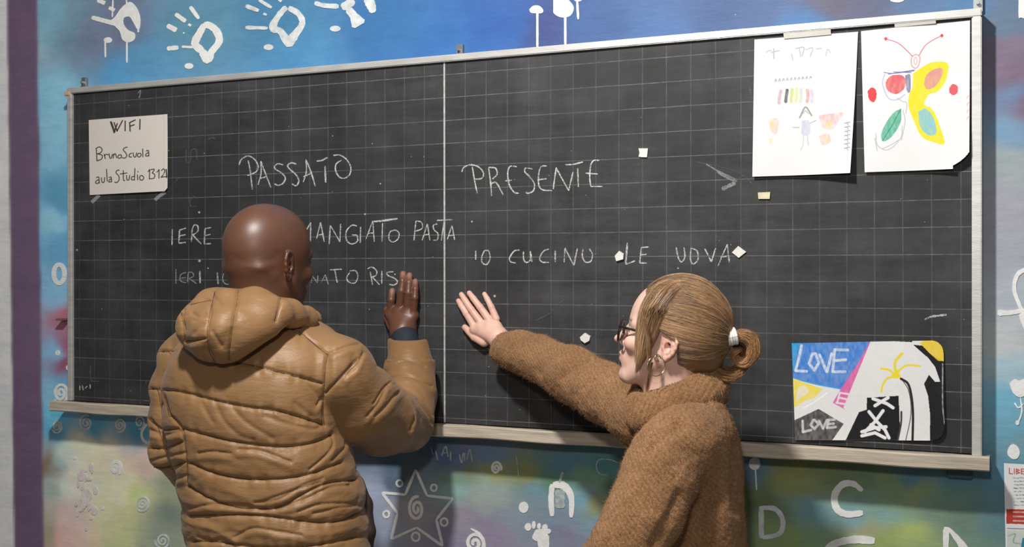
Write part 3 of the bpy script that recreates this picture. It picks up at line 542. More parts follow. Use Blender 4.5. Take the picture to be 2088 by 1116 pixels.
for p in ([(140,485),(142,540)],[(142,540),(182,530)],[(195,480),(180,505),(200,525),(220,500),(200,480)],[(222,485),(242,522)],[(242,522),(262,480)],[(270,480),(262,518)],[(270,480),(300,478)],[(268,500),(295,498)],[(262,520),(305,515)]): sh.line(q2(p), 5, (214,214,216), False, tex=.4)
sh.fill(q2([(500,368),(460,370),(458,430),(420,442),(355,580),(380,610),(610,610),(625,520),(618,360)]), BLK, False)
for p in ([(490,375),(560,400),(590,420)],[(500,410),(540,385),(565,370)],[(470,440),(510,490),(550,530),(570,570)],[(540,435),(500,490),(450,540)],[(435,540),(500,520),(555,515)],[(435,560),(500,545),(550,570)],[(480,505),(520,530)]): sh.line(q2(p), 6.5, (238,238,238), False)
sh.line(q2([(630,275),(665,300),(682,360),(690,450),(688,585)]), 5, (40,36,38)); sh.line(q2([(640,285),(670,340),(680,450),(650,600)]), 1.8, (60,54,56)); sh.line(q2([(632,440),(630,500),(612,590)]), 4, (60,60,62))
sh.fill(q2([(690,105),(740,110),(775,150),(850,190),(850,600),(775,600),(775,450),(765,360),(745,300),(770,255),(800,290),(826,290),(800,215),(765,170)]), BLK, False)
sh.line(q2([(838,200),(838,400),(848,500)]), 2.0, (200,200,200), tex=.9)
sh.fill(q2([(722,95),(780,70),(850,100),(850,188),(815,185),(775,150)]), (238,206,44), False, tex=.12)
for p, w in [([(530,225),(570,232),(605,262),(610,262)],4.5),([(635,150),(600,195),(608,262)],6),([(725,212),(660,208),(612,240)],4.2),([(605,262),(560,275),(538,310),(532,340)],4.5),([(615,240),(590,262),(620,262)],8)]: sh.line(q2(p), w, (240,220,60))
sh.fill(q2([(590,60),(700,60),(685,92),(600,88)]), BLK, False)
for (cx, cy, sx, sy) in ((1905, 882, 1, 1), (1900, 714, 1, -1)):
    r = 24; ex = 1926 if sy > 0 else 1924; ey = 898 if sy > 0 else 694
    sh.cut([(ex - r, ey + 6 * sy), (ex - r, ey)] + [(ex - r + r * math.sin(a), ey - sy * (r - r * math.cos(a))) for a in np.linspace(0, math.pi / 2, 8)] + [(ex + 20, ey - sy * r), (ex + 20, ey + 6 * sy)])
tag(sh.build('street_art_painting', M_paper2), 'colourful painting with LOVE lettering and palm taped low on the right', 'painting')
# scraps and putty stuck on the board
M_scrap = simple('off_white_scrap', (.74, .72, .67), .7, .08, 90, bmp=.4, bscale=200)
M_scrap2 = simple('yellowed_scrap', (.66, .60, .40), .7, .12, 90, bmp=.4)
def scrap(label, pts, mat=M_scrap, th=.004, name='adhesive_scrap'):
    f = Flat(.0003, th); f.blob(pts, smooth=False); o = f.build(name, mat, None)
    return tag(o, label, 'adhesive', 'scraps of adhesive stuck on the blackboard')
scrap('square white adhesive scrap high on the board, right of PRESENTE', [(1303,303),(1322,303),(1320,321),(1310,321),(1303,320),(1305,312)])
scrap('small yellowish adhesive tab below the faint rainbow sheet', [(1546,393),(1571,392),(1570,406),(1547,406)], M_scrap2)
scrap('diamond shaped white scrap after the word UOVA', [(1493,515),(1506,502),(1522,514),(1507,526)])
scrap('round white putty blob before the word LE', [(1255,522),(1264,512),(1273,518),(1272,529),(1258,533)], th=.006)
scrap('white putty blob between the reaching arm and the glasses', [(1184,688),(1194,679),(1205,686),(1203,695),(1194,700),(1186,694)], th=.006)

# poster on the wall, bottom right
sh_wall = W
def poster():
    sh = Sheet.__new__(Sheet); c = np.array([(2047,944),(2140,950),(2145,1200),(2052,1190)], float); nu, nv = 130, 330
    u, v = np.meshgrid(np.linspace(0, 1, nu), np.linspace(0, 1, nv)); Wc = W(c[:, 0], c[:, 1], -WALL_Y + .001); U = u[..., None]; Vv = v[..., None]
    p = (1 - Vv) * ((1 - U) * Wc[0] + U * Wc[1]) + Vv * ((1 - U) * Wc[3] + U * Wc[2])
    sh.x, sh.y, _ = proj(p.reshape(-1, 3)); sh.x = sh.x.reshape(u.shape); sh.y = sh.y.reshape(u.shape); sh.p = p; sh.keep = np.ones(u.shape, bool); p[..., 1] -= .001 + .002 * (1 - u) ** 4
    sh.col = np.empty(u.shape + (3,)); sh.col[:] = lin((228, 230, 231)); sh.nu, sh.nv = nu, nv
    for q, w in [([(1170,722),(1170,748)],2),([(1170,748),(1186,750)],2),([(1195,725),(1195,750)],2),([(1205,725),(1205,750)],2),([(1205,726),(1220,732),(1206,738),(1222,745),(1206,750)],2),([(1230,725),(1230,750)],2),([(1230,726),(1246,727)],2),([(1230,738),(1244,738)],2),([(1230,750),(1246,751)],2)]: sh.line(q2(q), w, (196,72,64), False)
    for k, y in enumerate(range(770, 915, 17)): sh.line(q2([(1192 + (k % 3) * 2, y), (1215, y + 2)]), 2.4, (90,92,96), False, tex=.9); sh.line(q2([(1222, y), (1400, y + 6)]), 2.4, (90,92,96), False, tex=.9)
    sh.fill(q2([(1155,925),(1420,932),(1420,1008),(1155,998)]), (186,62,48), False)
    for y in (940, 962, 984): sh.line(q2([(1190, y), (1400, y + 6)]), 3, (228,200,196), False, tex=.7)
    sh.fill(q2([(1158,1030),(1420,1040),(1420,1200),(1158,1200)]), (205,214,208), False); sh.line(q2([(1165,1060),(1200,1050),(1190,1090),(1230,1100)]), 3, (150,170,150), tex=.4); sh.fill(q2([(1235,1070),(1420,1040),(1420,1200),(1215,1200)]), (60,130,160), False); sh.line(q2([(1160,1022),(1420,1032)]), 1.5, (60,60,62), False)
    return sh.build('printed_poster', M_paper)
tag(poster(), 'printed poster with red heading at the right edge of the wall below the board', 'poster')

# ================================================================== implicit modelling
class Grid:
    def __init__(s, lo, hi, h):
        s.lo = np.array(lo, float); s.h = h; s.n = np.ceil((np.array(hi) - s.lo) / h).astype(int) + 1
        s.F = np.full(s.n, .5, np.float32); s.ax = [s.lo[k] + h * np.arange(s.n[k]) for k in range(3)]
    def clone(s):
        o = Grid.__new__(Grid); o.lo, o.h, o.n, o.ax = s.lo, s.h, s.n, s.ax; o.F = np.full(s.n, .5, np.float32); return o
    def sub(s, lo, hi):
        a = np.maximum(0, np.floor((np.array(lo) - s.lo) / s.h).astype(int)); b = np.minimum(s.n, np.ceil((np.array(hi) - s.lo) / s.h).astype(int) + 1)
        if (b <= a).any(): return None, None
        sl = tuple(slice(x, y) for x, y in zip(a, b))
        X = np.stack(np.meshgrid(*[s.ax[k][a[k]:b[k]].astype(np.float32) for k in range(3)], indexing='ij'), -1)
        return sl, X
    def comb(s, sl, d, k, op):
        f = s.F[sl]
        if op == 'u':
            if k > 0: hh = np.clip(.5 + .5 * (f - d) / k, 0, 1); s.F[sl] = f + (d - f) * hh - k * hh * (1 - hh)
            else: s.F[sl] = np.minimum(f, d)
        else:
            d = -d
            if k > 0: hh = np.clip(.5 - .5 * (f - d) / k, 0, 1); s.F[sl] = f + (d - f) * hh + k * hh * (1 - hh)
            else: s.F[sl] = np.maximum(f, d)
    def cone(s, a, b, ra, rb, k=.01, op='u'):
        a = np.array(a, float); b = np.array(b, float); m = max(ra, rb) + k * 1.2 + 3 * s.h
        sl, X = s.sub(np.minimum(a, b) - m, np.maximum(a, b) + m)
        if sl is None: return
        ab = (b - a).astype(np.float32); t = (((X - a.astype(np.float32)) @ ab) / (ab @ ab + 1e-9)).clip(0, 1)
        d = np.linalg.norm(X - a.astype(np.float32) - t[..., None] * ab, axis=-1) - (ra + (rb - ra) * t); s.comb(sl, d, k, op)
    def chain(s, pts, k=.01, op='u'):
        for (a, ra), (b, rb) in zip(pts[:-1], pts[1:]): s.cone(a, b, ra, rb, k, op)
    def ell(s, c, R, r, k=.01, op='u'):        # R: rows are the local axes
        c = np.array(c, float); r = np.array(r, float); m = r.max() + k * 1.2 + 3 * s.h
        sl, X = s.sub(c - m, c + m)
        if sl is None: return
        q = (X - c.astype(np.float32)) @ np.array(R, np.float32).T; k0 = np.linalg.norm(q / r, axis=-1); k1 = np.linalg.norm(q / (r * r), axis=-1) + 1e-6
        s.comb(sl, (k0 * (k0 - 1) / k1).astype(np.float32), k, op)
    def loft(s, C, A, B, h, k=.01, op='u', n=2.4):   # stacked superellipses, C world centres, heading h
        C = np.array(C, float); o = np.argsort(C[:, 2]); C = C[o]; A = np.array(A)[o]; B = np.array(B)[o]; m = max(A.max(), B.max()) + k + 3 * s.h
        sl, X = s.sub(C.min(0) - [m, m, 0], C.max(0) + [m, m, 0])
        if sl is None: return
        z = X[0, 0, :, 2]
        def ip(v):
            # smooth interpolation
            zz = np.linspace(C[0, 2], C[-1, 2], 200); vv = np.interp(zz, C[:, 2], v); kk = np.hanning(21); kk /= kk.sum(); vp = np.pad(vv, 10, 'edge'); return np.interp(z, zz, np.convolve(vp, kk, 'valid')).astype(np.float32)
        cx, cy, a, b = ip(C[:, 0]), ip(C[:, 1]), ip(A), ip(B)
        x = X[..., 0] - cx; y = X[..., 1] - cy; u = x * math.cos(h) - y * math.sin(h); v = x * math.sin(h) + y * math.cos(h)
        r = (np.abs(u / a) ** n + np.abs(v / b) ** n) ** (1 / n); d = (r - 1) * np.minimum(a, b)
        d = np.maximum(d, np.maximum(C[0, 2] - X[..., 2], X[..., 2] - C[-1, 2])); s.comb(sl, d.astype(np.float32), k, op)
    def mesh(s):
        F = s.F; S = F < 0; nx, ny, nz = s.n
        cnt = np.zeros((nx - 1, ny - 1, nz - 1), np.int8)
        for a in (0, 1):
            for b in (0, 1):
                for c in (0, 1): cnt += S[a:nx - 1 + a, b:ny - 1 + b, c:nz - 1 + c]
        idx = np.argwhere((cnt > 0) & (cnt < 8)); n = len(idx); acc = np.zeros((n, 3)); w = np.zeros(n)
        cor = [(a, b, c) for a in (0, 1) for b in (0, 1) for c in (0, 1)]
        fv = {c: F[idx[:, 0] + c[0], idx[:, 1] + c[1], idx[:, 2] + c[2]] for c in cor}
        for a in cor:
            for k in range(3):
                if a[k]: continue
                b = list(a); b[k] = 1; b = tuple(b); fa, fb = fv[a], fv[b]; m = (fa < 0) != (fb < 0)
                t = np.where(m, fa / (fa - fb + 1e-12), 0); p = np.tile(np.array(a, float), (n, 1)); p[:, k] = t
                acc[m] += p[m]; w[m] += 1
        V = s.lo + s.h * (idx + acc / w[:, None]); ids = np.full(cnt.shape, -1, np.int32); ids[tuple(idx.T)] = np.arange(n); Fs = []
        for k in range(3):
            i, j = [x for x in range(3) if x != k]
            sa = [slice(1, -1)] * 3; sa[k] = slice(0, -1); sb = list(sa); sb[k] = slice(1, None)
            A_ = S[tuple(sa)]; B_ = S[tuple(sb)]; e = np.argwhere(A_ != B_); 
            if not len(e): continue
            sg = A_[tuple(e.T)]; e = e + np.array([0 if q == k else 1 for q in range(3)])
            def g(di, dj):
                q = e.copy(); q[:, i] += di; q[:, j] += dj; return ids[tuple(q.T)]
            quad = np.stack([g(-1, -1), g(0, -1), g(0, 0), g(-1, 0)], 1)
            flip = sg if k != 1 else ~sg
            quad = np.where(flip[:, None], quad, quad[:, ::-1]); Fs.append(quad)
        Q = np.vstack(Fs); Q = Q[(Q >= 0).all(1)]
        return V, Q
def normals(V, Q):
    nrm = np.cross(V[Q[:, 2]] - V[Q[:, 0]], V[Q[:, 3]] - V[Q[:, 1]]); N_ = np.zeros_like(V)
    for k in range(4):
        for c in range(3): N_[:, c] += np.bincount(Q[:, k], nrm[:, c], len(V))
    return N_ / (np.linalg.norm(N_, axis=1)[:, None] + 1e-12)
def relax(V, Q, it=2, lam=.5):
    for _ in range(it):
        s = np.zeros_like(V); w = np.zeros(len(V))
        for k in range(4):
            a, b = Q[:, k], Q[:, (k + 1) % 4]
            for c in range(3): s[:, c] += np.bincount(a, V[b, c], len(V)) + np.bincount(b, V[a, c], len(V))
            w += np.bincount(a, minlength=len(V)) + np.bincount(b, minlength=len(V))
        V = V + lam * (s / np.maximum(w, 1)[:, None] - V)
    return V
def joinm(parts):
    Vs = []; Fs = []; Cs = []; n = 0
    for V, Q, C in parts: Vs.append(V); Fs.append(np.asarray(Q) + n); Cs.append(np.broadcast_to(C, V.shape) if np.ndim(C) == 1 else C); n += len(V)
    return np.vstack(Vs), np.vstack(Fs), np.vstack(Cs)
def facing(V, Nn):
    d = V - CAM; d /= np.linalg.norm(d, axis=1)[:, None]; return (-(d * Nn).sum(1))
def creases(V, Nn, lines, amt, wid, soft=True):     # fold lines traced on the camera side of a garment, real displacement
    x, y, q = proj(V); f = (facing(V, Nn) / .25).clip(0, 1); out = np.zeros(len(V))
    for L in lines:
        L_ = smooth_line(L, 5) if len(L) > 2 else np.array(L, float)
        d = distline(x, y, L_); out = np.maximum(out, np.exp(-(d / wid) ** 2))
    return -out * amt * f
def tubes(S, R, sides=3):       # S (n,m,3) strands, R (n,m) or scalar
    n, m, _ = S.shape; R = np.broadcast_to(R, (n, m)); t = np.gradient(S, axis=1); t /= np.linalg.norm(t, axis=-1, keepdims=True) + 1e-12
    ref = np.array([.3, .2, .93]); a = np.cross(t, ref); a /= np.linalg.norm(a, axis=-1, keepdims=True) + 1e-9; b = np.cross(t, a)
    V = np.stack([S + R[..., None] * (math.cos(2 * math.pi * k / sides) * a + math.sin(2 * math.pi * k / sides) * b) for k in range(sides)], 2)
    base = (np.arange(n)[:, None, None] * m + np.arange(m - 1)[None, :, None]) * sides + np.arange(sides)[None, None]
    nxt = (np.arange(n)[:, None, None] * m + np.arange(m - 1)[None, :, None]) * sides + (np.arange(sides)[None, None] + 1) % sides
    F = np.stack([base, nxt, nxt + sides, base + sides], -1).reshape(-1, 4); return V.reshape(-1, 3), F

def head(O, fwd, up, sc, lowz=1.0, h=.0019, female=False):
    """head and neck grown around an ear-level origin; local x forward, y left, z up, centimetres"""
    fwd = np.array(fwd, float); fwd /= np.linalg.norm(fwd); up = np.array(up, float); left = np.cross(up, fwd); left /= np.linalg.norm(left); up = np.cross(fwd, left)
    R = np.stack([fwd, left, up]); s = .01 * sc
    def L(x, y, z): z = z * (lowz if z < 0 else 1.0); return O + s * (np.array([x, y, z]) @ R)
    cn = [L(x, y, z) for x in (-12, 14) for y in (-11, 11) for z in (-22, 15)]
    g = Grid(np.min(cn, 0), np.max(cn, 0), h)
    E = lambda c, r, k=1.0, op='u', RR=None: g.ell(L(*c), R if RR is None else RR, np.array(r) * s, k * s, op)
    C = lambda a, b, ra, rb, k=1.0, op='u': g.cone(L(*a), L(*b), ra * s, rb * s, k * s, op)
    zt = 1.0
    E((-.9, 0, 4.0), (9.6, 7.5, 9.0), 1)                       # cranium
    E((2.2, 0, 4.4), (6.6, 6.6, 7.6), 2)                       # forehead
    E((3.6, 0, -3.2), (5.2, 5.2, 6.6), 3)                      # face mass
    E((-2.5, 0, -.5), (6.2, 6.2, 5.0), 2)
    fs = .9 if female else 1.0
    for y in (-1, 1):
        C((.3, (5.7 if female else 5.3) * y * fs, -3.2), (6.6, 2.2 * y, -9.0), 1.5, 1.5, 2.0)  # jaw
        E((6.2, (4.2 if female else 3.7) * y, -1.2), (2.3, 2.0, 1.7), 1.6)          # cheekbones
        C((7.6, 1.2 * y, 3.2), (6.6, 4.8 * y, 3.0), .8, .8, 1.4)  # brow
    E((7.7, 0, -9.2), (1.9, 2.2, 1.7), 1.6)                    # chin
    E((7.6, 0, -5.0), (2.3, 3.0, 2.6), 1.4)                    # muzzle
    for y in (-1, 1):
        E((9.6, 3.1 * y, 1.0), (1.7, 1.9, 1.3), 1.0, 's')      # sockets
        E((7.05, 3.1 * y, 1.0), (1.45, 1.5, 1.30), .25)        # eyeballs under the lids
        C((8.3, 1.9 * y, 1.55), (7.9, 4.4 * y, 1.6), .28, .22, .35)   # upper lids
        C((8.1, 1.9 * y, .45), (7.7, 4.3 * y, .5), .2, .18, .3)
    nl = 10.95 if female else 10.6
    C((8.6, 0, 2.4), (nl, 0, -1.3), .62, .72, .8); E((nl + .15, 0, -1.5), (.85, .85, .75), .6)
    wing = .95 if female else 1.5
    for y in (-1, 1): E((9.4, wing * y, -2.0), (.95, .7, .65), .5); E((9.9, .5 * y, -2.45), (.45, .28, .3), .2, 's')
    fl_ = 1.0 if female else 1.25
    E((9.45, 0, -4.35), (.75 * fl_, 2.1, .5 * fl_), .5); E((9.25, 0, -5.6), (.75 * fl_, 1.8, .6 * fl_), .5)
    C((10.2, -2.0, -4.95), (10.2, 2.0, -4.95), .14, .14, .2, 's')
    E((9.6, 0, -7.2), (.9, 1.8, .5), .6, 's')
    # neck
    if female: C((-2.2, 0, -2), (-3.4, 0, -17), 5.0, 5.2, 2.5); C((1.0, 0, -6), (-1.0, 0, -15), 3.2, 4.0, 2.5)
    else:
        C((-1.2, 0, -3), (-2.2, 0, -18), 5.9, 6.3, 3.0); C((1.8, 0, -7), (.0, 0, -17), 4, 5, 2.5)
        E((-6.4, 0, -.6), (2.4, 5.6, 1.5), 1.6)
    es = .96 if female else 1.0
    for y in (-1, 1):
        bw = 6.75 if female else 7.0
        def EP(a, b, o=0): return ((-1.3 if female else -1.5) - a * es, y * (bw + (o + .25 + .42 * (a + 1)) * es), (b + .1) * es if (b + .1) > 0 else (b + .1) * es / lowz)
        def ch(pts, r, k=.25):
            for (p, q) in zip(pts[:-1], pts[1:]): C(EP(*p), EP(*q), r * es, r * es, k)
        # plate
        pr = np.array([EP(.5, .3)]); tilt = R.copy()
        ax1 = (np.array(EP(1, 0)) - np.array(EP(0, 0))); ax1 /= np.linalg.norm(ax1); ax2 = np.array([0, 0, 1.]); ax3 = np.cross(ax1, ax2)
        RR = np.stack([ax1 @ R, ax2 @ R, ax3 @ R])
        g.ell(L(*EP(.45, .4, -.25)), RR, np.array([1.5, 2.4, .30]) * s * es, .3 * s)
        C(EP(-.4, 1.2, -.5), EP(-.4, -1.8, -.5), .7, .6, .6)
        ch([(-.3, -.1), (-.9, .6), (-1.0, 1.5), (-.4, 2.5), (.5, 2.85), (1.35, 2.4), (1.85, 1.3), (1.75, .1), (1.35, -1.0), (.7, -1.9), (.0, -2.4)], .34)
        ch([(.75, 1.7, -.1), (1.0, .7, -.05), (.85, -.4, 0), (.35, -1.15, 0), (-.3, -1.3, 0)], .30, .3)
        E(EP(-.1, -2.35, .02), (.62 * es, .35 * es, .75 * es), .4); E(EP(-.95, -.35, .15), (.4, .3, .5), .3)
        E(EP(-.1, -.1, .25), (.72, 1.0, .95), .2, 's')
    V, Q = g.mesh(); V = relax(V, Q, 1, .4)
    return V, Q, (lambda v: ((v - O) @ R.T) / s), L, R, s

# hands: chains given by picture position on the slate and height above it (metres)
def handmesh(fingers, palm, wrist, h=.0014, k=.004):
    allp = [p for f in fingers for p in f] + palm + wrist
    pos = np.array([W(p[0], p[1], p[2]) for p in allp]); g = Grid(pos.min(0) - .025, pos.max(0) + .025, h)
    w = lambda p: (W(p[0], p[1], p[2]), p[3])
    for i in range(len(palm) - 1):
        pass
    cen = wrist[0]
    for p in palm: g.chain([w(p), w(cen)], .012)
    for a, b in zip(palm[:-1], palm[1:]): g.chain([w(a), w(b)], .008)
    g.chain([w(p) for p in wrist], .01)
    F = g.clone()
    for f in fingers:
        H = g.clone()
        pts = [w(p) for p in f]; g2 = []
        for a, b in zip(pts[:-1], pts[1:]): H.cone(a[0], b[0], a[1], b[1], .002)
        F.F = np.minimum(F.F, H.F)
    a = g.F; d = F.F; hh = np.clip(.5 + .5 * (a - d) / k, 0, 1); F.F = (a + (d - a) * hh - k * hh * (1 - hh)).astype(np.float32)
    V, Q = F.mesh(); V = relax(V, Q, 1, .4); V[:, 1] = np.minimum(V[:, 1], -.0018); return V, Q   # palms and tips press flat on the slate

def skin_mat(name, rough, sss, bmp=.25):
    m, t, b = nt(name); a = N(t, 'ShaderNodeAttribute', attribute_name='Col'); n = noise(t, 55, 5); n2 = noise(t, 9, 3)
    v = ramp(t, math_(t, 'ADD', math_(t, 'MULTIPLY', n.outputs[0], .4), math_(t, 'MULTIPLY', n2.outputs[0], .6)), [(.3, .82), (.7, 1.08)])
    t.links.new(mixc(t, 1.0, a.outputs[0], v.outputs[0], 'MULTIPLY'), b.inputs['Base Color'])
    b.inputs['Roughness'].default_value = rough; b.inputs['Subsurface Weight'].default_value = sss; b.inputs['Subsurface Radius'].default_value = (.012, .0045, .0025); b.inputs['Subsurface Scale'].default_value = .5
    bump(t, b, noise(t, 420, 3).outputs[0], bmp, .0006); return m
M_dark_skin = skin_mat('dark_brown_skin', .42, .06); M_fair_skin = skin_mat('fair_skin', .5, .18, .12)

# ================================================================== MAN
man = empty('person', (P(540, 700, 2.45)[0], P(540, 700, 2.45)[1], 0))
tag(man, 'bald man in a tan puffer jacket with his back turned, right hand on the board', 'person')
a_ = math.radians(10); MO = P(546, 545, 2.44); mf = np.array([math.sin(a_), math.cos(a_), -.06])
V, Q, loc, L, R, s = head(MO, mf, (0.0, 0, 1), 1.045)
_n = normals(V, Q); V = V + _n * creases(V, _n, [[(566,519),(552,531),(522,537),(492,533),(472,520)],[(500,552),(530,558),(560,552)]], .0009, 8)[:, None]
l = loc(V); col = np.tile(np.array([.108, .047, .027]), (len(V), 1))
red = np.exp(-(((l[:, 0]) / 4) ** 2 + ((l[:, 2] + 1) / 4) ** 2 + ((np.abs(l[:, 1]) - 8) / 2) ** 2)); col = col * (1 + red[:, None] * np.array([.35, .15, .1]))
lip = np.exp(-(((l[:, 2] + 5) / .9) ** 2 + (l[:, 1] / 2) ** 2)) * (l[:, 0] > 8.6); col = col * (1 - .4 * lip[:, None]) + .4 * lip[:, None] * np.array([.2, .07, .06])
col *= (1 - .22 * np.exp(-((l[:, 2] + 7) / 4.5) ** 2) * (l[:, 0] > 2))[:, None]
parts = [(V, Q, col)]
mh = [[(797,634,.020,.0105),(798,612,.026,.0098),(800,594,.014,.0085)],
      [(815,626,.024,.0108),(819,594,.030,.0100),(821,574,.026,.0092),(822,559,.013,.0082)],
      [(831,628,.024,.0108),(833,598,.031,.0098),(834,577,.026,.0088),(835,562,.013,.0080)],
      [(843,636,.021,.0100),(846,608,.029,.0088),(847,590,.025,.0080),(847,574,.012,.0072)],
      [(800,668,.016,.0125),(790,648,.010,.0110),(789,632,.008,.0095)]]
Vh, Qh = handmesh(mh, [(796,640,.016,.0135),(813,634,.020,.0135),(830,636,.020,.0135),(843,644,.018,.0125)], [(822,676,.030,.0290),(824,700,.040,.0290),(830,730,.060,.034)])
hc = np.tile(np.array([.135, .055, .031]), (len(Vh), 1)); hx, hy, _ = proj(Vh)
for f_ in mh[:4]:
    tip = f_[-1]; d = np.hypot(hx - tip[0], hy - tip[1] + 2); w_ = np.exp(-(d / 8) ** 2)[:, None]; hc = hc * (1 - .6 * w_) + .6 * w_ * np.array([.42, .22, .17])
parts.append((Vh, Qh, hc))
# body inside the clothes, coarse, down to the feet
def corebody(slices, arms, legs, h=.012):
    allp = np.vstack([np.array([a[0] for a in slices])] + [np.array([p[0] for p in a]) for a in arms + legs]); g = Grid(allp.min(0) - .2, allp.max(0) + .2, h)
    g.chain(slices, .03)
    for a in arms + legs: g.chain(a, .02)
    return g.mesh()
def PD(px, py, d, r): return (P(px, py, d), r)
mx, my = man.location.x, man.location.y
hip = np.array([mx, my, .95])
Vc, Qc = corebody([(MO + [0, -.01, -.17], .055), (P(540, 760, 2.47), .085), (P(545, 900, 2.47), .09), (hip, .10)],
    [[PD(420,715,2.49,.045), PD(545,700,2.47,.05), PD(665,750,2.44,.05), PD(735,812,2.50,.042), PD(812,856,2.66,.036), PD(830,780,2.77,.032), (W(824,705,.042), .027)],
     [PD(420,715,2.49,.045), PD(362,800,2.49,.04), PD(362,915,2.48,.035), PD(440,985,2.66,.03), PD(500,1010,2.72,.028)]],
    [[(hip + [.08, 0, -.05], .085), (hip + [.10, .02, -.45], .055), (hip + [.11, 0, -.86], .038)], [(hip + [-.08, 0, -.05], .085), (hip + [-.11, .02, -.45], .055), (hip + [-.12, 0, -.86], .038)]])
parts.append((Vc, Qc, np.array([.108, .047, .027])))
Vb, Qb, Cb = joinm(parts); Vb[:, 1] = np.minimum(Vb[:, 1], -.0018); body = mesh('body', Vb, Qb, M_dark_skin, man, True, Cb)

# jacket
HM = math.radians(-12)
def torso(g, rows, heading, k=.01, extra=None, n=2.4):
    C = []; A = []; B = []
    for py, xl, xr, d, b in rows:
        px = (xl + xr) / 2; c = P(px, py, d); al = YAW + math.atan((px - 1044) / FPX); de = heading - al; s_ = (xr - xl) / 2 / FPX * d
        a = math.sqrt(max((s_ * s_ - (b * math.sin(de)) ** 2), (.5 * s_) ** 2)) / math.cos(de); C.append(c); A.append(a); B.append(b)
    g.loft(C, A, B, heading, k, 'u', n); return C, A, B
g = Grid(P(480, 1290, 2.45) + [-.30, -.30, .04], P(480, 580, 2.45) + [.62, .50, 0], .0027)
g.lo[2]
torso(g, [(618,478,590,2.47,.060),(640,455,618,2.47,.078),(665,415,650,2.46,.098),(700,375,688,2.45,.118),(740,352,700,2.44,.130),(800,345,692,2.44,.140),(870,350,692,2.44,.142),(930,366,708,2.44,.142),(1000,380,727,2.44,.142),(1060,388,735,2.44,.146),(1116,395,742,2.44,.150),(1260,392,748,2.44,.152)], HM, .0)
g.chain([PD(405,694,2.49,.050), PD(376,738,2.50,.052), PD(362,800,2.50,.052), PD(360,860,2.49,.051), PD(362,915,2.48,.053)], .012)
g.chain([PD(362,915,2.48,.053), PD(400,960,2.56,.047), PD(450,990,2.66,.046), PD(505,1010,2.72,.042)], .010)
g.chain([PD(640,735,2.45,.075), PD(684,763,2.41,.077), PD(728,822,2.47,.082), PD(778,856,2.56,.074), PD(822,860,2.68,.066)], .014)
g.chain([PD(822,860,2.68,.066), PD(838,800,2.75,.057), PD(836,745,2.80,.054), PD(831,692,2.845,.0490)], .012)
g.ell(W(828, 695, .08) + [0, 0, .062], np.eye(3), (.26, .26, .062), .003, 's')
g.cone(W(834, 716, .060), W(831, 678, .044), .037, .037, .003, 's')       # sleeve opening
g.cone(P(556, 640, 2.44), P(546, 590, 2.44), .066, .080, .006, 's')       # neck opening
V, Q = g.mesh(); V = relax(V, Q, 2, .5)
z2 = lambda pts: T((280, 700), .3727, pts)
z1p = lambda pts: T((280, 390), .3584, pts)
seams = [z2([(540,105),(640,125),(800,165),(1010,222)]), z2([(150,258),(250,270),(430,315),(600,350),(760,370),(900,410),(1010,445)]), z2([(250,470),(400,510),(560,545),(760,568),(900,560),(1010,530),(1060,500)]),
    z2([(290,655),(420,710),(600,745),(800,742),(950,715),(1110,655)]), z2([(280,780),(400,850),(560,900),(760,900),(900,830),(1030,770),(1190,750)]), z2([(290,945),(500,940),(700,945),(950,980),(1100,975),(1210,930)]), z2([(310,1085),(450,1090),(700,1120),(950,1110),(1210,1060)]),
    z1p([(880,775),(960,830),(1082,932)]), [(669,723),(663,755),(660,800),(659,840),(661,868)], z2([(1200,90),(1110,190),(1030,275)]), z1p([(115,914),(210,910)]), [(334,800),(345,840),(368,872),(380,920),(383,985)],
    z2([(60,400),(130,470),(220,470)]), z2([(60,575),(150,575),(245,540)]), z2([(90,680),(180,680),(265,650)]), z2([(60,250),(150,258)])]
Nn = normals(V, Q); x, y, q = proj(V); fc = (facing(V, Nn) / .3).clip(0, 1)
dmin = np.full(len(V), 200., np.float32)
for Ls in seams: dmin = np.minimum(dmin, distline(x, y, smooth_line(Ls, 5)))
# hidden sides: same rows carried round by height
zrow = V[:, 2]; back = 1 - fc
puff = (.0048 + .0036 * ((y - 760) / 200).clip(0, 1)) * (1 - np.exp(-(dmin / 16.) ** 1.0)) - .0042 * np.exp(-(dmin / 2.8) ** 2)
hid = .008 * np.abs(np.sin((zrow - 1.02) / .075 * math.pi)) ** .6
disp = puff * fc + hid * back * .9
gath = vnoise(np.stack([x * .085, y * .012, x * 0], -1)) ; disp += .0030 * gath * np.exp(-(dmin / 16) ** 2) * fc
low = ((y - 800) / 200).clip(0, 1)
nn = V.copy(); wv = .035 * fbm(V * 5)
ridge = 1 - np.abs(vnoise(np.stack([V[:, 0] * 7 + V[:, 1] * 5, V[:, 1] * 6, (V[:, 2] + wv + .18 * V[:, 0]) * 26], -1))) * 2
disp += .0024 * ridge * (.04 + .96 * low ** 1.5)
disp += .0013 * (1 - 2 * np.abs(fbm(np.stack([V[:, 0] * 16, V[:, 1] * 16, V[:, 2] * 34], -1), 2))) * (.05 + .8 * low)
disp += .0025 * fbm(V * 9, 2)
wx_ = V + .03 * np.stack([fbm(V * 11), fbm(V * 11 + 9), fbm(V * 11 + 31)], 1)
disp += .0020 * (np.abs(vnoise(np.stack([wx_[:, 0] * 18, wx_[:, 1] * 12, wx_[:, 2] * 42], -1))) ** .6 - .5) * (.08 + .92 * low)
arm = ((x - 700) / 40).clip(0, 1) * ((y - 690) / 60).clip(0, 1); disp += arm * .003 * (1 - 2 * np.abs(vnoise(np.stack([(x - .6 * y) * .035, (y + .5 * x) * .012, x * 0], -1)))) * fc
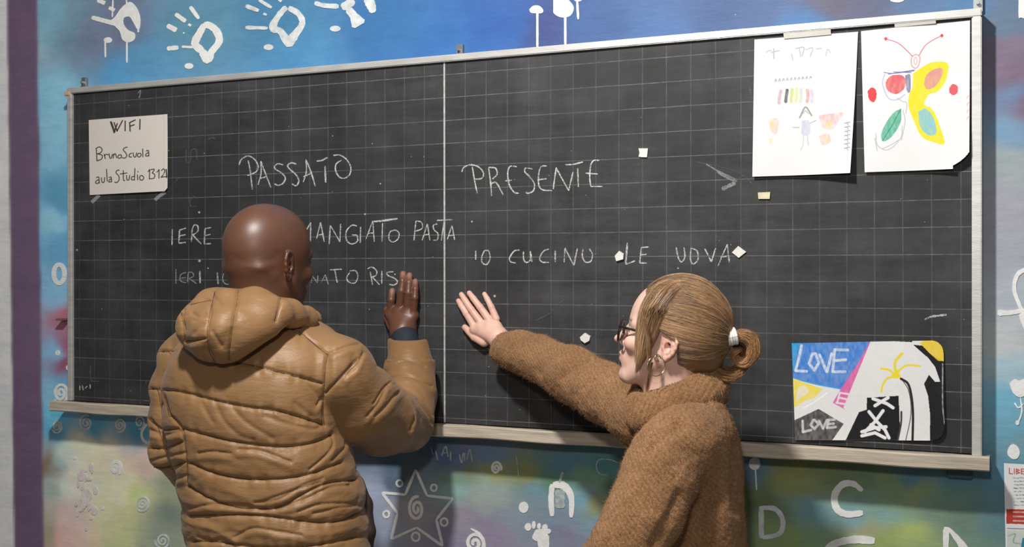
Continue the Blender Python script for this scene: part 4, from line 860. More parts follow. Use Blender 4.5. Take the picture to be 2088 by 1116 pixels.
folds = [z2(p) for p in [[(430,320),(480,420),(560,500),(640,530)],[(520,350),(600,430),(740,520)],[(340,290),(370,350),(420,430)],[(780,380),(860,420),(1000,440)],[(700,400),(820,440),(960,470),(1010,450)],[(860,330),(950,400),(1000,440)],[(900,190),(960,260),(1000,310)],
    [(340,600),(420,590),(520,600)],[(560,580),(680,590),(840,650)],[(940,690),(1020,620),(1060,560),(1060,500)],[(650,870),(780,850),(900,780),(1010,740)],[(700,860),(840,810),(1000,760)],[(760,900),(900,860),(1050,790),(1150,780)],[(300,900),(420,880),(560,880),(700,905)],[(880,920),(1000,880),(1180,880)],[(960,930),(1100,900),(1200,890)],
    [(540,1060),(640,1010),(780,1030),(900,1050)],[(340,1060),(400,1080),(460,1070)],[(980,340),(1010,300)],[(1280,330),(1330,260),(1390,210)],[(1250,390),(1300,330),(1350,250)],[(1290,390),(1360,330),(1440,250)],[(1390,230),(1460,260),(1560,330),(1600,400)],[(1440,110),(1500,100),(1570,130)],[(1380,110),(1430,90),(1500,100)],[(1380,200),(1480,190),(1600,240)],[(1460,280),(1500,380),(1480,470)],[(1520,320),(1580,400),(1600,440)],[(1100,40),(1160,20),(1210,10)],[(1060,55),(1130,35)],[(1140,180),(1200,120),(1230,60)],
    [(70,470),(150,500),(240,480)],[(80,640),(160,620),(260,600)],[(150,760),(220,740),(280,720)],[(1060,640),(1120,580),(1130,540)]]]
disp += creases(V, Nn, folds[7:], .0040, 2.6) + creases(V, Nn, folds[:7], .0026, 5)
disp -= .6 * creases(V, Nn, [[(a + 1, b + 11) for a, b in L_] for L_ in folds[7:]], .0034, 6.0)
op = ((x > 780) & (x < 885) & (y < 735)).astype(float); disp *= (1 - .8 * op)
V = V + Nn * disp[:, None]; V = relax(V, Q, 1, .25)
def jacket_mat():
    m, t, b = nt('tan_quilted_nylon'); n = noise(t, 6, 3)
    c = ramp(t, n.outputs[0], [(.3, (.232, .124, .050)), (.7, (.278, .152, .064))]); t.links.new(c.outputs[0], b.inputs['Base Color'])
    b.inputs['Roughness'].default_value = .47; b.inputs['Specular IOR Level'].default_value = .36; b.inputs['Sheen Weight'].default_value = .08
    n1 = noise(t, 34, 5, mapscale=(.8, .8, 2.2), rough=.6); n2 = noise(t, 900, 2); n3 = N(t, 'ShaderNodeTexNoise', noise_type='RIDGED_MULTIFRACTAL'); n3.inputs['Scale'].default_value = 11; n3.inputs['Detail'].default_value = 3; t.links.new(N(t, 'ShaderNodeTexCoord').outputs['Object'], n3.inputs['Vector'])
    bump(t, b, math_(t, 'ADD', math_(t, 'ADD', n1.outputs[0], math_(t, 'MULTIPLY', n3.outputs[0], .25)), math_(t, 'MULTIPLY', n2.outputs[0], .04)), .4, .005); return m
M_jacket = jacket_mat()
jacket = mesh('jacket', V, Q, M_jacket, man)
M_seam = simple('brown_seam_thread', (.10, .048, .018), .8, .2, 200)
def seam_lines(Vm, Nm, lines, parent, r=.00075, lift=.0002):
    x, y, q = proj(Vm); f = np.where(facing(Vm, Nm) > .1)[0]; xf_, yf_, qf = x[f], y[f], q[f]
    for Ls in lines:
        L_ = smooth_line(Ls, 8) if len(Ls) > 2 else np.array([np.array(Ls[0]) + (np.array(Ls[1]) - np.array(Ls[0])) * t for t in np.linspace(0, 1, 12)]); out = []
        for p in L_:
            d = (xf_ - p[0]) ** 2 + (yf_ - p[1]) ** 2; c = np.where(d < 12)[0]
            if len(c) == 0: continue
            dep = qf[c].min(); c = c[qf[c] < dep + .012]; k = c[np.argsort(d[c])[:6]]
            out.append(P(p[0], p[1], float(qf[k].mean()) - lift))
        if len(out) < 4: continue
        o_ = np.array(out); kk = np.array([.25, .5, .25]); o2 = o_.copy(); o2[1:-1] = o_[:-2] * .25 + o_[1:-1] * .5 + o_[2:] * .25
        v, f_ = tubes(o2[None], r, 4); mesh('stitched_seam', v, f_, M_seam, parent)
seam_lines(V, normals(V, Q), seams, jacket)
# hood lying on the back, with its collar roll
g = Grid(P(500, 760, 2.3) + [-.25, -.25, 0], P(500, 560, 2.3) + [.28, .28, 0], .0028)
HR = np.stack([CR, np.array([CF[0], CF[1], 0]), [0, 0, 1.]])
g.chain([PD(432,628,2.36,.038), PD(412,668,2.33,.044), PD(428,700,2.31,.036)], .03)
g.chain([PD(470,630,2.33,.040), PD(452,680,2.29,.050), PD(462,700,2.29,.032)], .03)
g.chain([PD(520,635,2.32,.036), PD(500,670,2.29,.042)], .03)
g.chain([PD(565,640,2.33,.032), PD(545,655,2.31,.033)], .03)
g.chain([PD(450,618,2.38,.030), PD(520,622,2.35,.030), PD(590,640,2.37,.026), PD(622,650,2.42,.020), PD(636,652,2.48,.017)], .02)
g.chain([PD(636,650,2.48,.016), PD(632,642,2.58,.016), PD(600,640,2.63,.018)], .01)
g.chain([PD(440,625,2.40,.030), PD(450,628,2.50,.028), PD(500,632,2.60,.022), PD(560,640,2.64,.018)], .01)
g.cone(P(554, 655, 2.45), P(546, 570, 2.455), .070, .078, .008, 's')
V, Q = g.mesh(); V = relax(V, Q, 2, .5); Nn = normals(V, Q)
hs = [z1p([(575,560),(565,640),(545,750),(530,860),(520,960)]), z1p([(815,600),(805,670),(790,740)]), z1p([(300,645),(360,632),(420,620)]), z1p([(440,570),(425,640),(412,700),(400,780),(400,860),(412,920),(440,970)]), z1p([(250,700),(262,760),(270,850)]), z1p([(272,855),(330,850),(400,838)]), z1p([(270,790),(255,735),(270,680)])]
x, y, q = proj(V); fc = (facing(V, Nn) / .3).clip(0, 1); dm = np.full(len(V), 200., np.float32)
for Ls in hs: dm = np.minimum(dm, distline(x, y, smooth_line(Ls, 5)))
disp = (.0045 * (1 - np.exp(-dm / 11)) - .0035 * np.exp(-(dm / 2.6) ** 2)) * fc + .002 * vnoise(np.stack([x * .03, y * .11, x * 0], -1)) * np.exp(-(dm / 14) ** 2) * fc + .003 * fbm(V * 12, 2)
disp += creases(V, Nn, [z1p(p) for p in [[(430,600),(480,650)],[(320,700),(350,720)],[(330,810),(390,740)],[(430,800),(480,880)],[(380,900),(430,940)],[(330,740),(390,700)]]], .003, 4)
V = V + Nn * disp[:, None]
hood = mesh('hood', V, Q, M_jacket, jacket)
seam_lines(V, normals(V, Q), hs[:6], hood if False else jacket, .0006)
g = None
# dark lining flap at the right front edge
M_dark = simple('dark_navy_cuff', (.014, .018, .030), .8, .2, 80, bmp=.4, bscale=300)
g = Grid(P(745, 1180, 2.40) + [-.08, -.1, 0], P(745, 960, 2.40) + [.1, .16, 0], .004)
g.chain([PD(728,985,2.50,.016), PD(742,1030,2.47,.018), PD(748,1085,2.45,.018), PD(740,1140,2.46,.02)], .01)
V, Q = g.mesh(); mesh('jacket_front_edge', V, Q, simple('dark_brown_lining', (.03, .017, .012), .7), jacket)
g = Grid(W(825, 715, .04) - [.07, .07, .04], W(825, 665, .04) + [.07, .04, .02], .002)
g.cone(W(824, 686, .037), W(833, 726, .062), .0335, .0365, 0); V, Q = g.mesh(); V = relax(V, Q, 1); V[:, 1] = np.minimum(V[:, 1], -.002)
cuff = mesh('knit_cuff', V, Q, M_dark, jacket)
M_trouser = simple('dark_denim', (.02, .025, .04), .8, .2, 100)
M_shoe = simple('black_shoe', (.015, .015, .016), .5, .1)
def legs(parent, hip, lean=.0, mat=M_trouser):
    g = Grid(hip + [-.26, -.2, -hip[2]], hip + [.26, .2, .14], .009)
    g.cone(hip + [-.05, 0, .05], hip + [.05, 0, .05], .125, .125, .03)
    for sx in (-1, 1): g.chain([(hip + [sx * .085, 0, -.02], .105), (hip + [sx * .105, .01, -.45], .072), (hip + [sx * .115, 0, .10 - hip[2]], .062)], .02)
    V, Q = g.mesh(); mesh('trousers', relax(V, Q, 1), Q, mat, parent)
    for sx in (-1, 1):
        g = Grid([hip[0] + sx * .115 - .09, hip[1] - .14, -.01], [hip[0] + sx * .115 + .09, hip[1] + .24, .16], .006)
        g.chain([([hip[0] + sx * .115, hip[1] - .02, .05], .047), ([hip[0] + sx * .12, hip[1] + .10, .042], .042), ([hip[0] + sx * .125, hip[1] + .16, .034], .034)], .02)
        V, Q = g.mesh(); V[:, 2] = np.maximum(V[:, 2], .001); mesh('shoe', V, Q, M_shoe, parent)
legs(man, hip)

# ================================================================== WOMAN
wo = P(1390, 900, 2.27); woman = empty('person', (wo[0], wo[1], 0))
tag(woman, 'woman in a brown turtleneck sweater with glasses and a low bun, palm on the board', 'person')
pit = math.radians(11); WO = P(1369, 702, 2.25); hd = math.radians(-91)
wf = np.array([math.sin(hd) * math.cos(pit), math.cos(hd) * math.cos(pit), math.sin(pit)])
V, Q, loc, L, R, s = head(WO, wf, (0, 0, 1), .985, lowz=.88, h=.0017, female=True)
l = loc(V); zl = np.where(l[:, 2] < 0, l[:, 2] / .88, l[:, 2]); FS = np.array([.74, .48, .385]); col = np.tile(FS, (len(V), 1))
def tint(m, c, a): 
    global col
    m = (m * a)[:, None]; col = col * (1 - m) + m * np.array(c)
tint(np.exp(-(((l[:, 0] - 6) / 2.4) ** 2 + ((zl + 2.4) / 2.4) ** 2)), (.70, .30, .24), .35)
tint(np.exp(-(((l[:, 0] - 11) / 1.3) ** 2 + ((zl + 1.5) / 1.2) ** 2)), (.70, .30, .25), .4)
tint((l[:, 0] > 8.2) * np.exp(-(((zl + 4.95) / .95) ** 4 + (l[:, 1] / 2.1) ** 4)), (.55, .20, .18), .85)
tint(np.exp(-(((l[:, 0] + .8) / 2.4) ** 2 + (zl / 3.2) ** 2 + ((np.abs(l[:, 1]) - 8) / 1.2) ** 2)), (.70, .30, .22), .45)
tint((l[:, 0] > 6.4) * np.exp(-(((zl - 3.45) / .32) ** 2)) * (np.abs(np.abs(l[:, 1]) - 3.3) < 2.0), (.22, .12, .06), .8)   # eyebrows
tint((l[:, 0] > 7.0) * np.exp(-(((zl - 1.25) / .14) ** 2)) * (np.abs(np.abs(l[:, 1]) - 3.1) < 1.4), (.05, .03, .02), .85)   # lash line
parts = [(V, Q, col)]
wh = [[(966,664,.013,.0098),(951,640,.013,.0088),(941,624,.011,.0079),(935,614,.008,.0066)],
      [(980,657,.015,.0098),(961,632,.015,.0089),(949,614,.012,.0080),(941,601,.008,.0067)],
      [(997,652,.015,.0098),(979,627,.015,.0087),(966,610,.012,.0079),(957,598,.008,.0066)],
      [(1012,651,.013,.0092),(1002,627,.013,.0079),(994,611,.010,.0071),(988,600,.007,.0060)],
      [(987,697,.016,.0135),(968,688,.014,.0105),(957,677,.011,.0092),(948,668,.009,.0078)]]
Vh, Qh = handmesh(wh, [(970,672,.013,.0135),(984,668,.015,.0135),(999,665,.015,.0135),(1012,666,.013,.0125)], [(1017,690,.022,.0215),(1032,703,.030,.0225),(1050,716,.045,.026)], k=.003)
hc = np.tile(np.array([.78, .49, .39]), (len(Vh), 1)); hx, hy, _ = proj(Vh)
for f_ in wh:
    for j, wd_ in ((-1, 6), (1, 6)):
        tip = f_[j]; w_ = np.exp(-(np.hypot(hx - tip[0], hy - tip[1]) / wd_) ** 2)[:, None] * .4; hc = hc * (1 - w_) + w_ * np.array([.78, .34, .27])
parts.append((Vh, Qh, hc))
hipw = np.array([wo[0], wo[1], .86])
Vc, Qc = corebody([(L(-3.4, 0, -16), .05), (P(1405, 900, 2.27), .085), (P(1408, 1060, 2.27), .08), (hipw, .07)],
    [[PD(1400,885,2.30,.05), (W(1300,842,.26), .045), (W(1170,768,.15), .032), (W(1100,735,.09), .028), (W(1045,714,.045), .023)],
     [PD(1400,895,2.20,.05), PD(1335,985,2.10,.04), PD(1266,1115,2.06,.035), PD(1180,1190,2.12,.028)]],
    [[(hipw + [.07, 0, -.05], .08), (hipw + [.09, .02, -.4], .05), (hipw + [.10, 0, -.77], .034)], [(hipw + [-.07, 0, -.05], .08), (hipw + [-.10, .02, -.4], .05), (hipw + [-.11, 0, -.77], .034)]], .011)
parts.append((Vc, Qc, FS))
Vb, Qb, Cb = joinm(parts); Vb[:, 1] = np.minimum(Vb[:, 1], -.0018); mesh('body', Vb, Qb, M_fair_skin, woman, True, Cb)

# sweater
def sweater_mat(name, axis_scale, rot):
    m, t, b = nt(name); tc = N(t, 'ShaderNodeTexCoord'); mp = N(t, 'ShaderNodeMapping'); mp.inputs['Rotation'].default_value = rot; t.links.new(tc.outputs['Object'], mp.inputs[0])
    wv = N(t, 'ShaderNodeTexWave', wave_type='BANDS', bands_direction='X'); wv.inputs['Scale'].default_value = axis_scale; wv.inputs['Distortion'].default_value = 2.2; wv.inputs['Detail'].default_value = 2; wv.inputs['Detail Scale'].default_value = 3
    t.links.new(mp.outputs[0], wv.inputs['Vector'])
    n1 = noise(t, 210, 4, rough=.7); n2 = noise(t, 14, 4); n3 = noise(t, 620, 2)
    c = ramp(t, math_(t, 'ADD', math_(t, 'MULTIPLY', n1.outputs[0], .65), math_(t, 'MULTIPLY', n2.outputs[0], .35)), [(.32, (.14, .068, .029)), (.50, (.28, .145, .066)), (.70, (.43, .235, .115))])
    c2 = mixc(t, 1.0, c.outputs[0], ramp(t, wv.outputs[0], [(.0, .86), (.6, 1.04)]).outputs[0], 'MULTIPLY')
    t.links.new(c2, b.inputs['Base Color']); b.inputs['Roughness'].default_value = .95; b.inputs['Specular IOR Level'].default_value = .1; b.inputs['Sheen Weight'].default_value = .35; b.inputs['Sheen Roughness'].default_value = .6; b.inputs['Sheen Tint'].default_value = (.9, .6, .4, 1)
    bump(t, b, math_(t, 'ADD', math_(t, 'MULTIPLY', wv.outputs[0], .28), math_(t, 'ADD', n1.outputs[0], math_(t, 'MULTIPLY', n3.outputs[0], .5))), .8, .004); return m
M_sweater = sweater_mat('brown_mohair_knit', 42, (0, .75, 0)); M_rib = sweater_mat('brown_ribbed_knit', 30, (0, -.35, 0))
g = Grid(P(1360, 1330, 2.2) + [-.62, -.35, 0], P(1360, 660, 2.2) + [.35, .42, 0], .0036)
HW = YAW + math.atan((1400 - 1044) / FPX)
torso(g, [(785,1375,1462,2.26,.07),(815,1350,1474,2.26,.095),(845,1328,1486,2.26,.120),(880,1308,1499,2.26,.148),(920,1305,1508,2.27,.165),(970,1302,1513,2.27,.172),(1030,1300,1516,2.27,.17),(1116,1290,1520,2.27,.168),(1300,1300,1524,2.27,.172)], HW, 0, n=2.3)
g.chain([PD(1425,872,2.19,.055), PD(1388,905,2.13,.062), PD(1352,945,2.10,.062), PD(1340,985,2.08,.061), PD(1315,1050,2.06,.062), PD(1274,1118,2.04,.060)], .03)
g.chain([PD(1274,1118,2.04,.060), PD(1200,1190,2.10,.050), PD(1120,1260,2.22,.042)], .02)
g.chain([(W(1033,712,.040), .0415), (W(1060,719,.055), .046), (W(1100,733,.085), .049), (W(1170,766,.145), .060), (W(1240,806,.205), .064), (W(1310,846,.265), .068), (P(1390, 880, 2.30), .075)], .018)
g.cone(W(1060, 720, .055), W(1022, 705, .030), .030, .033, .003, 's')
V, Q = g.mesh(); V = relax(V, Q, 2, .5); Nn = normals(V, Q); x, y, q = proj(V)
disp = .004 * fbm(V * 7, 2) + .0022 * fbm(V * 30, 2) + .0012 * fbm(V * 90, 2)
disp += creases(V, Nn, [[(1300,885),(1290,930),(1296,960)],[(1440,1116),(1445,1060),(1470,1020)],[(1500,900),(1495,960),(1500,1040)],[(1330,1116),(1360,1060),(1385,1010)],[(1385,870),(1350,890),(1318,925)]], .007, 12)
disp += creases(V, Nn, [[(1150,770),(1180,745),(1200,735)],[(1190,790),(1215,770),(1235,760)],[(1240,830),(1262,800),(1270,790)],[(1100,760),(1125,725)]], .004, 8)
V = V + Nn * disp[:, None]
V[:, 1] = np.minimum(V[:, 1], -.005); SWV, SWN = V, Nn
sweater = mesh('sweater', V, Q, M_sweater, woman)
# rolled collar: two stacked rings round the neck, tilted forward
g = Grid(P(1370, 900, 2.26) + [-.18, -.16, 0], P(1370, 720, 2.26) + [.18, .16, 0], .0022)
cc = P(1374, 806, 2.255); A_ = P(1292, 838, 2.255) - P(1372, 806, 2.255); Bv = np.array([CF[0], CF[1], 0]) * .082
def ring(off, f, r, kk=.012):
    pts = []
    for t_ in np.linspace(0, 2 * math.pi, 21): pts.append((cc + off + f * (math.cos(t_) * A_ + math.sin(t_) * Bv), r))
    g.chain(pts, kk)
nrm = np.cross(A_, Bv); nrm /= np.linalg.norm(nrm); nrm *= np.sign(nrm[2])
ring(nrm * .016, .90, .0150); ring(nrm * .001, 1.0, .0175); ring(nrm * -.016, 1.06, .0165); ring(nrm * -.030, .98, .015)
V, Q = g.mesh(); V = relax(V, Q, 3, .5); Nn = normals(V, Q)
dd = V - cc; ang = np.arctan2(dd @ (Bv / np.linalg.norm(Bv)) / np.linalg.norm(Bv), dd @ (A_ / np.linalg.norm(A_)) / np.linalg.norm(A_))
V = V + Nn * (.0017 * np.sin(ang * 84) + .003 * fbm(V * 14, 2) + .0008 * fbm(V * 90, 2))[:, None]
COV, CON = V, Nn
collar = mesh('rolled_collar', V, Q, M_rib, sweater)
# ribbed cuff
g = Grid(W(1045, 715, .05) - .07, W(1045, 715, .05) + .07, .0022)
g.chain([(W(1036, 713, .042), .0415), (W(1052, 717, .050), .0435)], 0); g.cone(W(1060, 720, .055), W(1020, 704, .030), .031, .033, .003, 's')
V, Q = g.mesh(); V = relax(V, Q, 2); Nn = normals(V, Q); ax = W(1052, 717, .05) - W(1036, 713, .042); ax /= np.linalg.norm(ax); e1 = np.cross(ax, [0, 0, 1]); e1 /= np.linalg.norm(e1); e2 = np.cross(ax, e1)
dd = V - W(1036, 713, .042); V = V + Nn * (.001 * np.sin(np.arctan2(dd @ e1, dd @ e2) * 44) + .001)[:, None]; V[:, 1] = np.minimum(V[:, 1], -.0045)
mesh('ribbed_cuff', V, Q, M_rib, sweater)
# short mohair fibres standing off the knit
def fuzz(Vv, Nv, n, ln, seed, name, parent):
    r = np.random.default_rng(seed); x, y, q = proj(Vv); ok = np.where((y < 1180) & (facing(Vv, Nv) > -.35))[0]; i = r.choice(ok, n)
    base = Vv[i] + r.normal(0, .0012, (n, 3)); tg = r.normal(0, 1, (n, 3)); d = Nv[i] * .8 + tg * .75; d /= np.linalg.norm(d, axis=1)[:, None]
    ln_ = ln * r.uniform(.4, 1.2, n)[:, None]; curl = r.normal(0, .35, (n, 3)) * ln_
    S = np.stack([base - .001 * Nv[i], base + d * ln_ * .5 + curl * .3, base + d * ln_ * .8 + curl], 1)
    S[..., 1] = np.minimum(S[..., 1], -.003)
    v, f = tubes(S, np.array([[.00022, .0002, .0001]]), 3); o = mesh(name, v, f, M_fibre, parent); o['kind'] = 'stuff'; return o
M_fibre = simple('mohair_fibre', (.34, .19, .095), .9, .2, 50, spec=.1)
fuzz(SWV, SWN, 42000, .0042, 1, 'knit_fuzz', sweater); fuzz(COV, CON, 7000, .0032, 2, 'collar_fuzz', sweater)
legs(woman, hipw)

# hair
def hair_mat(name):
    m, t, b = nt(name); a = N(t, 'ShaderNodeAttribute', attribute_name='Col'); n = noise(t, 30, 3)
    t.links.new(mixc(t, 1.0, a.outputs[0], ramp(t, n.outputs[0], [(.3, .8), (.7, 1.15)]).outputs[0], 'MULTIPLY'), b.inputs['Base Color'])
    b.inputs['Roughness'].default_value = .38; b.inputs['Specular IOR Level'].default_value = .55; b.inputs['Anisotropic'].default_value = .5; return m
M_hair = hair_mat('auburn_blonde_hair')
HC = np.array([-1.3, 0, 4.0]); HRr = np.array([10.3, 8.3, 10.3])
tie = loc(P(1486, 690, 2.22)[None])[0]
tied = (tie - HC) / HRr; tied /= np.linalg.norm(tied)
def hp(d, off=0.0): return np.array([L(*p) for p in (HC + d / np.linalg.norm(d, axis=-1, keepdims=True) * (HRr + off))]) if d.ndim == 2 else None
def toW(p): return WO + s * (p @ R)            # local cm to world (no jaw scaling)
# solid cap beneath the strands
cn = np.array([toW(np.array([x, y, z])) for x in (-13, 10) for y in (-10, 10) for z in (-8, 15)])
g = Grid(cn.min(0), cn.max(0), .0028)
g.ell(toW(HC), R, (HRr - .12) * s, 0); g.ell(toW(np.array([-5.2, 0, -1.2])), R, np.array([4.2, 5.4, 3.7]) * s, .02)
g.chain([(toW(np.array([-7.5, 0, -.5])), .035), (toW(tie * .93), .012)], .02)
# carve the face, the ears and the nape free
X = np.stack(np.meshgrid(*g.ax, indexing='ij'), -1); lc = (X - WO) @ R.T / s
zz = lc[..., 2]; yy = np.abs(lc[..., 1])
front = np.interp(zz, [-6, -2.5, 1.5, 3.6, 6, 8.2, 10.5, 13], [-4.2, -3.6, -3.2, .8, 3.8, 5.0, 6.2, 8.5])
front = front + (yy < 5) * 0
g.F = np.maximum(g.F, ((lc[..., 0] - front) * s * .8).astype(np.float32)); g.F = np.maximum(g.F, ((-4.2 - .22 * (lc[..., 0] + 4) * -1 - zz) * s).astype(np.float32))
V, Q = g.mesh(); V = relax(V, Q, 2); cap_c = np.array([.20, .105, .045]); mesh('hair', V, Q, M_hair, woman, True, np.tile(cap_c, (len(V), 1))); hairo = woman.children[-1] if False else bpy.data.objects[[o.name for o in woman.children if o.name.startswith('hair')][0]]
r = np.random.default_rng(3)
def colrs(n, m, sides, r, base=(.37, .218, .114), var=.32, bundles=None):
    k = (1 + r.normal(0, var, n)).clip(.35, 2.0) if bundles is None else bundles
    c = np.array(base)[None] * k[:, None]; c[:, 2] *= (1 + r.normal(0, .1, n)); return np.repeat(c, m * sides, 0).clip(0.01, 1)
nS, mS = 9000, 16
# roots scattered along the hairline and over the scalp
u = r.random(nS); th = np.where(r.random(nS) < .55, r.uniform(-1, 1, nS), r.uniform(-1, 1, nS))
zr = r.uniform(-4.5, 13.5, nS); side = np.sign(r.random(nS) - .25)      # more strands on the seen side
xf = np.interp(zr, [-6, -2.5, 1.5, 3.4, 6, 8.2, 10.5, 13.5], [-4.2, -3.4, -2.9, 1.2, 4.0, 5.2, 6.4, 4.0])
back_ = (r.random(nS) ** 1.5) * 12 * (r.random(nS) < .6); xr = xf - back_
yr2 = 1 - ((xr - HC[0]) / HRr[0]) ** 2 - ((zr - HC[2]) / HRr[2]) ** 2; ok = yr2 > 0; yr = np.sqrt(yr2.clip(0.0)) * HRr[1] * side
low = zr < -1.5
root = np.stack([xr, yr, zr], 1)[ok]; nS = len(root); d0 = (root - HC) / HRr; d0 /= np.linalg.norm(d0, axis=1)[:, None]
tn = tied + r.normal(0, .05, (nS, 3)); tn /= np.linalg.norm(tn, axis=1)[:, None]
om = np.arccos((d0 * tn).sum(1).clip(-1, 1)); t_ = np.linspace(0, 1, mS)
Sd = (np.sin((1 - t_)[None] * om[:, None])[..., None] * d0[:, None] + np.sin(t_[None] * om[:, None])[..., None] * tn[:, None]) / np.sin(om)[:, None, None]
# slight downward sag so the sweep arcs round the back of the head
clump = fbm(np.stack([d0[:, 2] * 14, d0[:, 0] * 5, d0[:, 1] * 3], 1), 2)
off = (r.random(nS) * .30 + .14 * clump)[:, None] + .18 * np.sin(t_ * math.pi)[None] + .12 * vnoise(np.stack([np.broadcast_to(t_ * 3, (nS, mS)), np.broadcast_to(d0[:, 2:3] * 22, (nS, mS)), np.broadcast_to(d0[:, 1:2] * 3, (nS, mS))], -1))
Sd = Sd / np.linalg.norm(Sd, axis=-1, keepdims=True); Sl = HC + Sd * (HRr + off[..., None] - .05)
pull = (t_ ** 6)[None, :, None]; Sl = Sl * (1 - pull) + pull * (tie + r.normal(0, .35, (nS, 1, 3)))
Sw = WO + s * (Sl @ R); Rr = .00034 * np.interp(t_, [0, .1, .9, 1], [.3, 1, 1, .8])[None]
cl2 = vnoise(np.stack([d0[:, 2] * 34, d0[:, 0] * 9, d0[:, 1] * 4], 1)); bc = (1 + .30 * clump + .28 * cl2 + r.normal(0, .24, nS)).clip(.3, 2.1)
v, f = tubes(Sw, Rr); mesh('hair_strands', v, f, M_hair, hairo, True, colrs(nS, mS, 3, r, bundles=bc))['kind'] = 'stuff'
# loose front locks falling beside the temple
def bundle(ctrl, n, spread, rad=.0003, seed=5, base=(.36, .20, .09), end=1.0, m=18, wav=.0):
    r = np.random.default_rng(seed); C = smooth_line(ctrl, 8); tt = np.linspace(0, 1, len(C)); ti = np.linspace(0, 1, m)
    C = np.stack([np.interp(ti, tt, C[:, k]) for k in range(3)], 1); dirs = r.normal(0, 1, (n, 3)); dirs /= np.linalg.norm(dirs, axis=1)[:, None]; rr = r.random(n) ** .5
    sp = np.interp(ti, np.linspace(0, 1, len(spread)), spread); S = C[None] + dirs[:, None] * (rr[:, None] * sp[None])[..., None]
    S = S + .0012 * np.stack([np.sin(ti[None] * 5 + r.random((n, 1)) * 6.3) * ti[None]] * 3, -1)
    cut = r.uniform(.75, 1, n) * end; S2 = np.stack([np.stack([np.interp(ti * c_, ti, S[i, :, k]) for k in range(3)], 1) for i, c_ in enumerate(cut)])
    v, f = tubes(S2, rad * np.interp(ti, [0, .1, .8, 1], [1, 1, 1, .3])[None]); return v, f, colrs(n, m, 3, r, base, .25)
def lockpx(pts, dx=0): return [P(px + dx, py, d) for px, py, d in pts]
lk = []
# depth of the near side of the head about 2.17
def onE(x, z, o=.25): return toW(np.array([x, HRr[1] * math.sqrt(max(.02, 1 - ((x - HC[0]) / HRr[0]) ** 2 - ((z - HC[2]) / HRr[2]) ** 2)) + o, z]))
def lock(xs_top, rest): return [onE(x, z, o) for x, z, o in xs_top] + [toW(np.array(p)) for p in rest]
lk.append(bundle(lock([(-1.5,13.2,-.1),(.6,12.2,.0),(2.0,9.9,.15),(3.0,6.8,.4)], [(3.5,7.65,4),(3.7,7.6,1),(3.7,7.4,-2),(3.9,7.2,-4.5),(4.2,6.9,-6.6)]), 420, [.003,.006,.010,.013,.014,.012,.009,.006,.002], seed=11, base=(.44,.27,.145)))
lk.append(bundle(lock([(-3.2,13.0,-.1),(-1.2,11.9,.0),(.3,9.6,.15),(1.2,6.8,.3)], [(1.7,7.8,4),(2.1,7.8,1.2),(2.8,7.6,-1.5),(3.5,7.3,-4.3)]), 420, [.003,.006,.010,.012,.012,.009,.006,.002], seed=12, base=(.40,.24,.125)))
lk.append(bundle(lock([(1.5,12.9,-.1),(3.6,11.6,.0),(4.7,9.4,.1)], [(5.2,7.0,6.2),(5.1,7.3,3.5),(5.0,7.3,.5),(4.7,7.2,-2.5),(4.6,6.9,-4.8)]), 200, [.003,.006,.008,.008,.008,.006,.004,.002], seed=13, base=(.46,.285,.155)))
lk.append(bundle(lockpx([(1312,650,2.165),(1322,700,2.16),(1323,745,2.165),(1326,772,2.17)]), 50, [.006,.005,.003,.002], seed=14))
lk.append(bundle(lockpx([(1330,740,2.17),(1322,770,2.18),(1318,800,2.19)]), 25, [.002,.003,.003], seed=15, base=(.22,.12,.05)))
Vl, Ql, Cl = joinm(lk); mesh('loose_locks', Vl, Ql, M_hair, hairo, True, Cl)['kind'] = 'stuff'
# bun of curled ends
bn = empty('tmp'); bpy.data.objects.remove(bn)
bb = []; dB = 2.215
bb.append(bundle(lockpx([(1488,690,dB),(1510,684,dB-.012),(1532,694,dB-.015),(1538,718,dB-.012),(1524,738,dB-.005),(1504,738,dB),(1496,722,dB-.01),(1508,712,dB-.02)]), 520, [.006,.013,.015,.014,.012,.010,.009,.006], seed=21, base=(.56,.31,.145), m=30, rad=.00036))
bb.append(bundle(lockpx([(1486,692,dB),(1478,705,dB-.012),(1462,722,dB-.01),(1450,742,dB-.005),(1462,762,dB-.005),(1488,770,dB-.004),(1508,762,dB),(1500,752,dB+.01)]), 480, [.008,.012,.014,.013,.012,.012,.010,.006], seed=22, base=(.48,.26,.12), m=30, rad=.00036))
bb.append(bundle(lockpx([(1486,690,dB+.02),(1505,700,dB+.02),(1520,720,dB+.02),(1510,750,dB+.02),(1485,760,dB+.015),(1468,740,dB+.01)]), 380, [.010,.014,.014,.013,.012,.008], seed=23, base=(.34,.17,.07), m=24, rad=.00036))
bb.append(bundle(lockpx([(1495,683,dB),(1520,678,dB-.01),(1538,684,dB-.01),(1550,690,dB)]), 60, [.006,.007,.006,.005], seed=24, base=(.42,.23,.10)))
Vl, Ql, Cl = joinm(bb); mesh('hair_bun', Vl, Ql, M_hair, hairo, True, Cl)
# solid cores so that the bun is dense
g = Grid(P(1495, 790, dB) - [.08, .06, 0], P(1495, 660, dB) + [.08, .07, 0], .0022)
g.chain([PD(1490,692,dB+.008,.010), PD(1515,690,dB+.002,.012), PD(1530,706,dB,.012), PD(1526,728,dB+.004,.011), PD(1508,736,dB+.006,.009)], .003)
g.chain([PD(1484,696,dB+.005,.011), PD(1466,722,dB+.002,.011), PD(1456,744,dB+.004,.010), PD(1470,763,dB+.004,.010), PD(1496,766,dB+.006,.008)], .003)
V, Q = g.mesh(); mesh('bun_core', V, Q, M_hair, hairo, True, np.tile([.15, .075, .03], (len(V), 1)))
